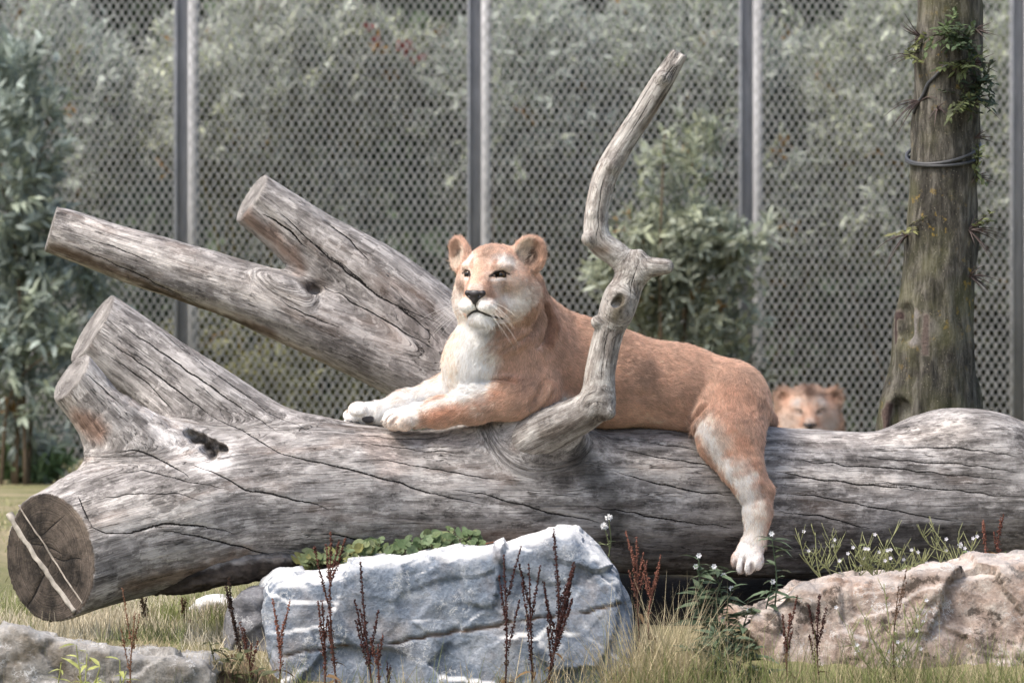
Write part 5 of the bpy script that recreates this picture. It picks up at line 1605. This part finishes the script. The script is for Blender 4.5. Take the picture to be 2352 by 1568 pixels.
def dock(label, u, y, u_top, v_top, spikes=2, tone=(0.20, 0.075, 0.045), frac=0.6, lean_y=0.0, dens=1.0, leaf=(0.16, 0.10, 0.05), group='rusty dock stalks', base=None, name='dock_stalk', wid=1.0):
    b0 = foot(u, y) if base is None else base; top = W(u_top, v_top, y + lean_y)
    root = empty(name, tuple(b0), label, 'weed', group)
    Hh = top[2] - b0[2]
    mid = b0 * .5 + top * .5 + np.array([RNG.normal(0, .03), 0, 0]) * Hh
    P = catmull([b0, mid, top], 10)
    mb = MB(); V, Q, T = tube(P, np.linspace(.0032, .0011, len(P)), 6); mb.add(V, Q, T, np.array(tone) * 1.1 + .015)
    mb.build('stem', m_dry, root)
    def spike(Ps, r, n, col):
        sb = MB(); t = RNG.uniform(0, 1, n); q = np.array([np.interp(t, np.linspace(0, 1, len(Ps)), Ps[:, k]) for k in range(3)]).T
        # whorls: seeds gather in knots along the stalk
        t2 = np.round(t * 22) / 22 + RNG.normal(0, .010, n); t2 = np.clip(t2, 0, 1)
        q = np.array([np.interp(t2, np.linspace(0, 1, len(Ps)), Ps[:, k]) for k in range(3)]).T
        C = q + rand_dirs(n) * (r * RNG.uniform(.2, 1, n) * (1.1 - .6 * t2))[:, None]
        seeds(sb, C, .0023, np.array(col)[None] * RNG.uniform(.5, 1.7, (n, 1)))
        sb.build('seed_spike', m_dry, root)
    i0 = int(len(P) * (1 - frac))
    spike(P[i0:], .0095 * wid, int(300 * dens * Hh / .35 * frac), tone)
    for s in range(spikes + 2):
        k = RNG.integers(i0, max(i0 + 1, int(len(P) * .8))); L = Hh * RNG.uniform(.18, .38)
        d = unit(np.array([RNG.choice([-1, 1]) * RNG.uniform(.12, .42), RNG.normal(0, .3), 1.0]))
        Ps = np.array([P[k] + d * L * q + np.array([0, 0, .02]) * q * q for q in np.linspace(0, 1, 8)])
        mb = MB(); V, Q, T = tube(Ps, np.linspace(.0015, .0007, 8), 5); mb.add(V, Q, T, np.array(tone) * 1.2); mb.build('side_stem', m_dry, root)
        spike(Ps[1:], .007 * wid, int(130 * dens * L / .12), tone)
    n = 3
    ks = RNG.integers(2, max(3, i0 + 2), n); d = unit(rand_dirs(n, -.4, .5) + np.array([0, -.3, 0]))
    V, Q, T, C = leaves(P[ks], d, unit(rand_dirs(n) + [0, 0, 1.2]), RNG.uniform(.03, .06, n), RNG.uniform(.008, .016, n), np.array(leaf)[None] * RNG.uniform(.6, 1.5, (n, 1)), .5, .4)
    for i in range(n):
        mb = MB(); mb.add(V[i * 8:i * 8 + 8], Q[i::n] - i * 8, T[i::n] - i * 8, C[i * 8:i * 8 + 8]); mb.build('dry_leaf', m_dry, root)
    return root

rust, drk, pink = (0.125, 0.052, 0.038), (0.065, 0.026, 0.022), (0.23, 0.10, 0.07)
dock('rusty dock stalk with a pale pink tip before the left half of the limestone boulder', 778, -.95, 760, 1225, 3, rust, .8)
dock('thin rusty dock spike at the left end of the limestone boulder', 640, -.95, 626, 1375, 1, pink, .7)
dock('short rusty dock spike on the boulder, beside the pink tipped stalk', 745, -.97, 740, 1380, 1, rust, .7)
dock('twin headed dock stalk with brown withered leaves on the limestone boulder', 860, -.95, 828, 1292, 2, drk, .75)
dock('slim dock spike, first to the right of the withered leaved stalk', 872, -.97, 868, 1478, 0, rust, .6)
dock('short dark dock spike, second to the right of the withered leaved stalk', 885, -.93, 897, 1530, 0, drk, .6)
dock('single dark dock spike standing before the middle of the limestone boulder', 1160, -.95, 1157, 1275, 1, drk, .75)
dock('dense dark dock stalk, tallest of the clump under the boulder peak', 1250, -.95, 1272, 1215, 4, drk, .75, dens=1.5, wid=1.25)
dock('thin black red dock stalk left of the tallest stalk of the clump', 1225, -.96, 1215, 1295, 2, drk, .75)
dock('leaning dock stalk right of the tallest stalk of the clump', 1248, -.93, 1300, 1385, 1, drk, .7)
dock('pale rusty sorrel stalk in the gap right of the limestone boulder', 1470, -.72, 1462, 1236, 3, pink, .55, dens=.8)
dock('short rusty sorrel stalk beside the dry grass tuft', 1500, -.74, 1508, 1312, 2, pink, .5, dens=.8)
dock('dead dark dock stalk in the shade of the small slate stone', 560, -.80, 520, 1345, 3, (0.05, 0.03, 0.022), .8)
dock('rusty dock stalk between the slate stone and the limestone boulder', 590, -.95, 560, 1440, 2, rust, .8)
dock('blackish dock stalk on the face of the tan boulder', 1885, -.92, 1880, 1385, 2, drk, .7, wid=1.1)
dock('small brown dock sprout low on the left of the tan boulder', 1812, -.92, 1815, 1405, 1, rust, .5)
dock('thin brown stalk among willowherb on the tan boulder', 2062, -.95, 2064, 1345, 0, (0.16, 0.10, 0.07), .3, dens=.4)
dock('single upright rusty spike behind the small pale stone', 2262, -.25, 2258, 1206, 0, pink, .7, base=W(2262, 1300, -.25))
dock('dark red spike with ragged seeds behind the small pale stone', 2303, -.27, 2300, 1196, 1, rust, .7, base=W(2300, 1300, -.27))
dock('withered dark weed standing in pale grass under the trunk', 335, .05, 322, 1362, 4, (0.05, 0.035, 0.022), .8, leaf=(0.05, 0.035, 0.02), wid=1.5)
dock('curled brown dead weed in pale grass under the trunk', 425, .10, 418, 1372, 4, (0.10, 0.055, 0.035), .8, leaf=(0.08, 0.05, 0.03), wid=1.3)
dock('thin brown stalk rising in front of the grey ledge stone', 318, -1.22, 310, 1405, 1, (0.20, 0.10, 0.06), .6, dens=.5)

# ground ivy: every leaf is a piece of its own
def scalloped():
    n = 18; a = np.linspace(0.25, 2 * math.pi - 0.25, n)
    r = 1 + .08 * np.cos(a * 9)
    rim = np.stack([-np.cos(a) * r, np.sin(a) * r, .16 * (1 - np.cos(a * 3) * .4) * np.ones(n)], 1)
    inn = np.stack([-np.cos(a) * .5, np.sin(a) * .5, .03 + .05 * np.cos(a * 6)], 1)
    V = np.vstack([[[0, 0, -.04]], inn, rim])
    T = [(0, 1 + i, 2 + i) for i in range(n - 1)]
    Q = [(1 + i, 1 + n + i, 2 + n + i, 2 + i) for i in range(n - 1)]
    return V, np.array(Q), np.array(T)
LV, LQ, LT = scalloped()
leaf_meshes = []
for i in range(6):
    c = [(0.14, 0.19, 0.08), (0.20, 0.24, 0.11), (0.28, 0.31, 0.16), (0.10, 0.15, 0.065), (0.22, 0.22, 0.08), (0.16, 0.22, 0.11)][i]
    b = MB(); V = LV.copy(); V[:, 2] += .08 * fbm(V * 1.0, 2.0, 2, i); cc = np.array(c)[None] * (1 + .35 * fbm(V, 3, 2, i + 9))[:, None]
    b.add(V, LQ, LT, cc); o = b.build('leaf', m_green); leaf_meshes.append(o.data); bpy.data.objects.remove(o)
def ivy(label, path, n, y, spread, size, meshes):
    P = np.array([W(u, v, y) for (u, v) in path]); c0 = P.mean(0); c0[2] = P[:, 2].min() - .05
    root = empty('ground_ivy', tuple(c0), label, 'ground ivy', 'ground ivy along the trunk')
    t = RNG.uniform(0, 1, n); C = np.array([np.interp(t, np.linspace(0, 1, len(P)), P[:, k]) for k in range(3)]).T
    C = C + np.stack([RNG.normal(0, .012, n), RNG.uniform(-.06, .04, n), RNG.uniform(-1, .9, n) * spread], 1)
    sb = MB()
    for i in range(n):
        s = size * RNG.uniform(.45, 1.15)
        up = unit(np.array([RNG.normal(0, .45), -0.75 + RNG.normal(0, .3), 0.75 + RNG.normal(0, .3)]))
        f = unit(np.cross(up, unit(RNG.normal(0, 1, 3)))); r = np.cross(up, f)
        M = Matrix(((f[0], r[0], up[0], C[i, 0] - c0[0]), (f[1], r[1], up[1], C[i, 1] - c0[1]), (f[2], r[2], up[2], C[i, 2] - c0[2]), (0, 0, 0, 1)))
        o = bpy.data.objects.new('leaf', leaf_meshes[meshes[RNG.integers(len(meshes))]]); link(o, root)
        o.matrix_local = M @ Matrix.Scale(s, 4)
        st0 = np.array([C[i, 0] + RNG.normal(0, .02), C[i, 1] + .05, C[i, 2] - .06])
        V, Q, T = tube(np.array([st0, (st0 + C[i]) / 2 + [0, 0, .01], C[i]]), .0013, 4); sb.add(V, Q, T, (0.16, 0.15, 0.07))
    sb.build('stems', m_green, root)
ivy('pale ground ivy with round leaves along the top of the limestone boulder', [(675, 1300), (730, 1285), (800, 1272), (870, 1268)], 85, -.46, .030, .0185, [1, 2, 4, 5])
ivy('low green ground ivy trailing below the trunk, between two larger clumps', [(820, 1266), (900, 1256), (960, 1254), (1010, 1250)], 62, -.44, .026, .017, [0, 3, 5])
ivy('tallest dark green ground ivy clump pressed against the trunk', [(965, 1240), (1020, 1236), (1070, 1242), (1110, 1248)], 66, -.40, .034, .0185, [0, 3, 5, 1])
b = MB()
for (pts) in ([(1095, 1252), (1130, 1245), (1158, 1240)], [(1110, 1285), (1140, 1265), (1158, 1243)]):
    V, Q, T = tube(catmull([W(u, v, -.42) for u, v in pts], 5), .0016, 5); b.add(V, Q, T, (0.26, 0.11, 0.06))
tag(b.build('runner', m_dry), 'bent reddish runner stem beside the tallest ground ivy clump', 'stem')

# willowherb with slender pods and small white flowers
def willowherb(label, u, y, u_top, v_top, n_pods=34, base=None, colr=(0.36, 0.37, 0.18), leafc=(0.28, 0.32, 0.14)):
    b0 = foot(u, y) if base is None else base; top = W(u_top, v_top, y)
    root = empty('willowherb', tuple(b0), label, 'willowherb', 'willowherb stems')
    Hh = top[2] - b0[2]; P = catmull([b0, (b0 + top) / 2 + np.array([RNG.normal(0, .02), 0, 0]), top], 8)
    m = MB(); V, Q, T = tube(P, np.linspace(.0026, .0012, len(P)), 6); m.add(V, Q, T, colr); m.build('stem', m_green, root)
    P0 = P.copy()
    for q in range(4):
        k = int(RNG.uniform(.3, .7) * (len(P0) - 1)); e = P0[k] + np.array([(-1) ** q * RNG.uniform(.03, .08), RNG.normal(0, .02), RNG.uniform(.5, .95) * (P0[-1, 2] - P0[k, 2])])
        Bq = catmull([P0[k], (P0[k] + e) / 2 + np.array([(-1) ** q * .012, 0, -.005]), e], 5)
        m = MB(); V, Q, T = tube(Bq, np.linspace(.0018, .0009, len(Bq)), 5); m.add(V, Q, T, colr); m.build('branch', m_green, root)
        P = np.vstack([P, Bq[2:]])
    m = MB(); tips = []
    for i in range(n_pods):
        k = int(RNG.uniform(.3, 1.0) * (len(P) - 1)); d = unit(np.array([RNG.choice([-1, 1]) * RNG.uniform(.2, .8), RNG.normal(0, .5), RNG.uniform(.5, 1.1)])); L = RNG.uniform(.02, .05)
        q = np.array([P[k] + d * L * s + np.array([0, 0, .25 * L]) * s * s for s in np.linspace(0, 1, 5)])
        V, Q, T = tube(q, [.0007, .0010, .0011, .0009, .0005], 5); m.add(V, Q, T, np.array(colr) * RNG.uniform(.8, 1.25)); tips.append(q[-1])
    o = m.build('seed_pods', m_green, root); o['kind'] = 'stuff'
    n = 10; k = RNG.integers(3, len(P) - 3, n); d = unit(rand_dirs(n, .0, .7)); l = RNG.uniform(.018, .04, n)
    V, Q, T, C = leaves(P[k], d, unit(rand_dirs(n) * .4 + [0, 0, 1.]), l, l * .22, np.array(leafc)[None] * RNG.uniform(.7, 1.3, (n, 1)))
    m = MB(); m.add(V, Q, T, C); m.build('leaves', m_green, root)
    for i in RNG.choice(len(tips), 4, replace=False):
        n = 5; a = np.arange(n) * 2 * math.pi / n; d = np.stack([np.cos(a), np.full(n, -.5), np.sin(a)], 1)
        V, Q, T, C = leaves(np.tile(tips[i], (n, 1)), unit(d), np.tile([0, -1., .2], (n, 1)), np.full(n, .0065), np.full(n, .005), np.tile([.80, .78, .80], (n, 1)))
        m = MB(); m.add(V, Q, T, C); m.build('flower', m_petal, root)
for i, (u, ut, vt, lab) in enumerate(((1905, 1872, 1222, 'willowherb stem nearest the dangling paw, on the tan boulder'), (1940, 1915, 1262, 'short willowherb stem, second from the dangling paw'), (1990, 1990, 1250, 'leafy willowherb stem, third from the dangling paw'),
                                      (2035, 2050, 1232, 'bushy willowherb stem, fourth from the dangling paw'), (2085, 2095, 1268, 'spreading willowherb stem, fifth from the dangling paw'), (2140, 2142, 1212, 'tallest willowherb stem beside the mossy end of the tan boulder'),
                                      (2180, 2160, 1275, 'small willowherb stem next to the moss on the tan boulder'))):
    willowherb(lab, u, -.42, ut, vt, 40, base=W(u + (u - ut) * .5, 1400 - i * 6, -.42))
for (u, ut, vt, lab) in ((2045, 2030, 1340, 'tall leafy willowherb in front of the tan boulder'), (2085, 2075, 1385, 'pale willowherb in front of the tan boulder, beside the brown stalk'), (2010, 1985, 1420, 'thin green willowherb leaning left before the tan boulder')):
    willowherb(lab, u, -.98, ut, vt, 40)

# leafy weeds
def leafy(name, label, cat, stems, y, leaf_len, colr, nleaf, wide=.24, flowers=None, droop=.35, base_v=None, group=None):
    us = np.mean([s[0] for s in stems]); b0 = foot(us, y)
    root = empty(name, tuple(b0), label, cat, group)
    for (u, ut, vt) in stems:
        f0 = foot(u, y); top = W(ut, vt, y - .02)
        P = catmull([f0, (f0 + top) / 2 + np.array([RNG.normal(0, .015), RNG.normal(0, .02), .02]), top], 8)
        m = MB(); V, Q, T = tube(P, np.linspace(.003, .0012, len(P)), 6); m.add(V, Q, T, np.array(colr) * 1.1); m.build('stem', m_green, root)
        n = nleaf; k = RNG.integers(2, len(P), n); a = RNG.uniform(0, 2 * math.pi, n)
        d = unit(np.stack([np.cos(a), np.sin(a) * .8 - .2, RNG.uniform(-.1, .7, n)], 1)); l = leaf_len * RNG.uniform(.5, 1.2, n) * (1.15 - .5 * k / len(P))
        V, Q, T, C = leaves(P[k], d, unit(rand_dirs(n) * .4 + [0, -.2, 1.]), l, l * wide, np.array(colr)[None] * RNG.uniform(.5, 1.6, (n, 1)), droop, .3)
        m = MB(); m.add(V, Q, T, C); o = m.build('foliage', m_green, root); o['kind'] = 'stuff'
        if flowers is not None and RNG.random() < .85:
            n = 6; a = np.arange(n) * 2 * math.pi / n; dd = unit(np.stack([np.cos(a), np.full(n, -.6), np.sin(a)], 1))
            V, Q, T, C = leaves(np.tile(top, (n, 1)), dd, np.tile([0, -1., .2], (n, 1)), np.full(n, .009), np.full(n, .007), np.tile(flowers, (n, 1)))
            m = MB(); m.add(V, Q, T, C); m.build('flower', m_petal, root)
leafy('bristly_weed', 'dark green leafy weed with small white flowers below the dangling paw', 'weed',
      [(1640, 1605, 1275), (1655, 1640, 1300), (1670, 1662, 1320), (1690, 1680, 1350), (1650, 1598, 1300), (1740, 1775, 1335), (1660, 1625, 1360), (1690, 1720, 1400), (1650, 1660, 1420), (1765, 1772, 1225)], -.66, .085, (0.105, 0.145, 0.085), 20, .26, (0.80, 0.80, 0.82))
leafy('bristly_weed', 'low dark green weed at the base of the tan boulder', 'weed', [(1660, 1640, 1440), (1690, 1690, 1450), (1720, 1740, 1470), (1640, 1610, 1470), (1680, 1720, 1500)], -.85, .09, (0.10, 0.135, 0.08), 16, .26)
leafy('loosestrife', 'yellow green leafy plant in front of the grey ledge stone', 'weed', [(170, 175, 1480), (190, 200, 1500), (150, 140, 1525), (215, 230, 1530), (280, 275, 1515), (270, 290, 1540)], -1.3, .075, (0.38, 0.40, 0.13), 12, .22)
leafy('nettle', 'short green weed on the mossy top of the tan boulder', 'weed', [(2215, 2205, 1250), (2225, 2225, 1270)], -.33, .04, (0.16, 0.21, 0.09), 7, .35, (0.8, 0.78, 0.82))
leafy('nettle', 'small broad leaved weed around the rusty spikes', 'weed', [(2270, 2262, 1270), (2300, 2310, 1268), (2320, 2330, 1275)], -.30, .045, (0.20, 0.25, 0.10), 7, .45)
leafy('nettle', 'dull leafy weed at the foot of the slate stone', 'weed', [(500, 480, 1470), (540, 560, 1500), (520, 505, 1490), (570, 590, 1540)], -.98, .06, (0.10, 0.11, 0.05), 12, .4)

# two puffy white flowers beside the boulder peak
dz = empty('daisy', tuple(W(1392, 1310, -.36)), 'thin stem with two puffy white flower heads before the trunk', 'flower')
for (ub, ut, vt) in ((1388, 1398, 1188), (1392, 1388, 1208)):
    b0, t0 = W(ub, 1310, -.36), W(ut, vt, -.38)
    m = MB(); V, Q, T = tube(catmull([b0, (b0 + t0) / 2 + np.array([.012, 0, 0]), t0], 6), .0015, 5); m.add(V, Q, T, (0.22, 0.25, 0.12)); m.build('stem', m_green, dz)
    n = 70; d = rand_dirs(n); m = MB(); V, Q, T, C = leaves(np.tile(t0, (n, 1)), d, unit(rand_dirs(n)), np.full(n, .0125), np.full(n, .004), np.tile([.85, .85, .84], (n, 1))); m.add(V, Q, T, C); m.build('flower_head', m_petal, dz)
n = 14; k = RNG.uniform(0, 1, n); bb = W(1392, 1300, -.36) * (1 - k[:, None]) + W(1394, 1215, -.37) * k[:, None]
V, Q, T, C = leaves(bb, unit(rand_dirs(n, 0, .6)), unit(rand_dirs(n) * .4 + [0, 0, 1.]), np.full(n, .03), np.full(n, .005), np.array([[.24, .27, .14]]) * RNG.uniform(.7, 1.3, (n, 1)))
m = MB(); m.add(V, Q, T, C); m.build('leaves', m_green, dz)

# ================================================================== grass
def grass(name, C, L, w, cols, lean=.35, curl=.35, mat=None):
    n = len(C); d = unit(np.stack([RNG.normal(0, lean, n), RNG.normal(0, lean, n), np.ones(n)], 1))
    a = RNG.uniform(0, math.pi, n); sd = np.stack([np.cos(a), np.sin(a) * .5, np.zeros(n)], 1)
    V, Q, T = blades(C, d, unit(sd), L, w, curl * RNG.uniform(.2, 1.6, n), 4)
    m = MB(); m.add(V, Q, T, np.repeat(cols, 9, 0))
    return m.build(name, mat or m_dry)
def on_ground(x, y): return np.stack([x, y, ground_z(x, y) - .004], 1)
def mixcol(n, a, b): t = RNG.uniform(0, 1, (n, 1)); return (np.array(a) * (1 - t) + np.array(b) * t) * RNG.uniform(.7, 1.2, (n, 1))
straw, straw2, gr1, gr2 = (0.56, 0.47, 0.30), (0.40, 0.33, 0.19), (0.17, 0.21, 0.07), (0.30, 0.33, 0.13)
G_ = []
# pale grass under the root end and behind the trunk
n = 15000; x = RNG.uniform(-2.0, -.5, n); y = RNG.uniform(-.85, 1.2, n); pale = vnoise(np.stack([x, y, x * 0], 1), 5, 3) > -.25
c = np.where(pale[:, None], mixcol(n, (0.60, 0.52, 0.36), (0.74, 0.68, 0.54)), mixcol(n, gr1, gr2)); G_.append((on_ground(x, y), RNG.uniform(.03, .13, n), np.full(n, .0022), c))
n = 9000; x = RNG.uniform(-3.2, 3.4, n); y = RNG.uniform(.6, 9, n); G_.append((on_ground(x, y), RNG.uniform(.02, .07, n), np.full(n, .006), mixcol(n, gr2, straw)))
# foreground fringe
n = 6500; x = RNG.uniform(-1.7, 1.8, n); y = RNG.uniform(-1.35, -.92, n)
c = np.where((RNG.random(n) < .5)[:, None], mixcol(n, gr1, gr2), mixcol(n, straw2, straw)); G_.append((on_ground(x, y), RNG.uniform(.06, .22, n), np.full(n, .0024), c))
n = 5200; x = RNG.uniform(.26, 1.7, n); y = RNG.uniform(-1.25, -.92, n)
c = np.where((RNG.random(n) < .6)[:, None], mixcol(n, gr1, gr2), mixcol(n, straw2, straw)); G_.append((on_ground(x, y), RNG.uniform(.12, .30, n), np.full(n, .0026), c))
# short moss and grass on top of the tan boulder's mound
n = 2400; x = RNG.uniform(1.0, 1.75, n); y = RNG.uniform(-.40, -.20, n); z = W(2200, 1305, -.35)[2] + .02 * vnoise(np.stack([x, y, x], 1), 9, 3) - (1.25 - x).clip(0) * .15
G_.append((np.stack([x, y, z], 1), RNG.uniform(.008, .03, n), np.full(n, .003), mixcol(n, (0.20, 0.25, 0.10), (0.35, 0.38, 0.20))))
n = 1500; x = RNG.uniform(-1.25, -.70, n); y = RNG.uniform(-1.05, -.72, n); z = W(300, 1500, -.9)[2] - (x + 1.1) * .12
G_.append((np.stack([x, y, z], 1), RNG.uniform(.02, .07, n), np.full(n, .0022), mixcol(n, straw2, straw)))
o = grass('grass', np.concatenate([g[0] for g in G_]), np.concatenate([g[1] for g in G_]), np.concatenate([g[2] for g in G_]), np.concatenate([g[3] for g in G_]))
tag(o, 'mixed dry and green grass around the stones and under the trunk', kind='stuff')
# mounds of soil that carry the moss and the ledge grass
def mound(label, c, r, colr):
    n1, n2 = 40, 14; th = np.linspace(0, 2 * math.pi, n1, endpoint=False); ph = np.linspace(0, math.pi / 2 * 1.1, n2)
    V = np.array([[c[0] + r[0] * math.sin(p) * math.cos(t), c[1] + r[1] * math.sin(p) * math.sin(t), c[2] + r[2] * math.cos(p)] for p in ph for t in th])
    V = V + .014 * np.stack([fbm(V, 8, 3, q) for q in (1, 2, 3)], 1)
    i = (np.arange(n2 - 1)[:, None] * n1); j = np.arange(n1)[None]; k = (j + 1) % n1
    m = MB(); m.add(V, np.stack([i + j, i + n1 + j, i + n1 + k, i + k], -1).reshape(-1, 4), None, np.array(colr)[None] * (1 + .5 * fbm(V, 30, 3, 4))[:, None])
    o = m.build('soil_mound', plain_mat('mound_soil', .95, 60, .5, .1)); tag(o, label, kind='structure')
mound('mossy earth mound between the tan boulder and the trunk', (1.42, -.28, W(2200, 1310, -.3)[2] - .16), (.55, .22, .165), (0.15, 0.16, 0.08))
mound('earth bank on the grey ledge stone', (-1.0, -.84, W(300, 1500, -.85)[2] - .12), (.42, .20, .12), (0.16, 0.11, 0.07))
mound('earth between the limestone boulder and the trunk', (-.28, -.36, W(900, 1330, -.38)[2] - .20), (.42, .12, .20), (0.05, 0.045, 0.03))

# separate tufts of long dry grass
def tuft(label, u, y, n, L, spread, cols=(straw, (0.64, 0.55, 0.36)), lean=.38, base=None):
    b0 = foot(u, y) if base is None else base
    C = b0 + np.stack([RNG.normal(0, spread, n), RNG.normal(0, spread * .5, n), np.zeros(n)], 1)
    o = grass('grass_tuft', C, L * RNG.uniform(.5, 1.15, n), np.full(n, .0022), mixcol(n, *cols), lean, .45)
    tag(o, label, 'grass tuft', 'dry grass tufts')
tuft('long pale dry grass tuft right of the limestone boulder', 1520, -.88, 400, .40, .075, lean=.38)
tuft('dry grass tuft spilling over the right end of the limestone boulder', 1460, -.96, 240, .40, .05, lean=.38)
tuft('tall pale grass leaning towards the leafy weed', 1590, -.88, 80, .36, .05, lean=.36)
tuft('thin dry grass tuft before the peak of the limestone boulder', 1300, -1.02, 90, .34, .07, lean=.42)
tuft('sparse dry grass at the foot of the tan boulder', 1800, -1.05, 90, .22, .12, lean=.4)
tuft('greenish grass tuft in the bottom gap beside the leafy weed', 1600, -1.05, 120, .20, .09, (gr2, straw), .4)
tuft('straw tuft hanging over the grey ledge stone', 330, -.95, 200, .10, .035, (straw2, straw), .8, W(330, 1500, -.95))
tuft('small green tuft growing on top of the forked limb', 755, .34, 26, .035, .010, (gr1, gr2), .5, W(755, 522, .33))
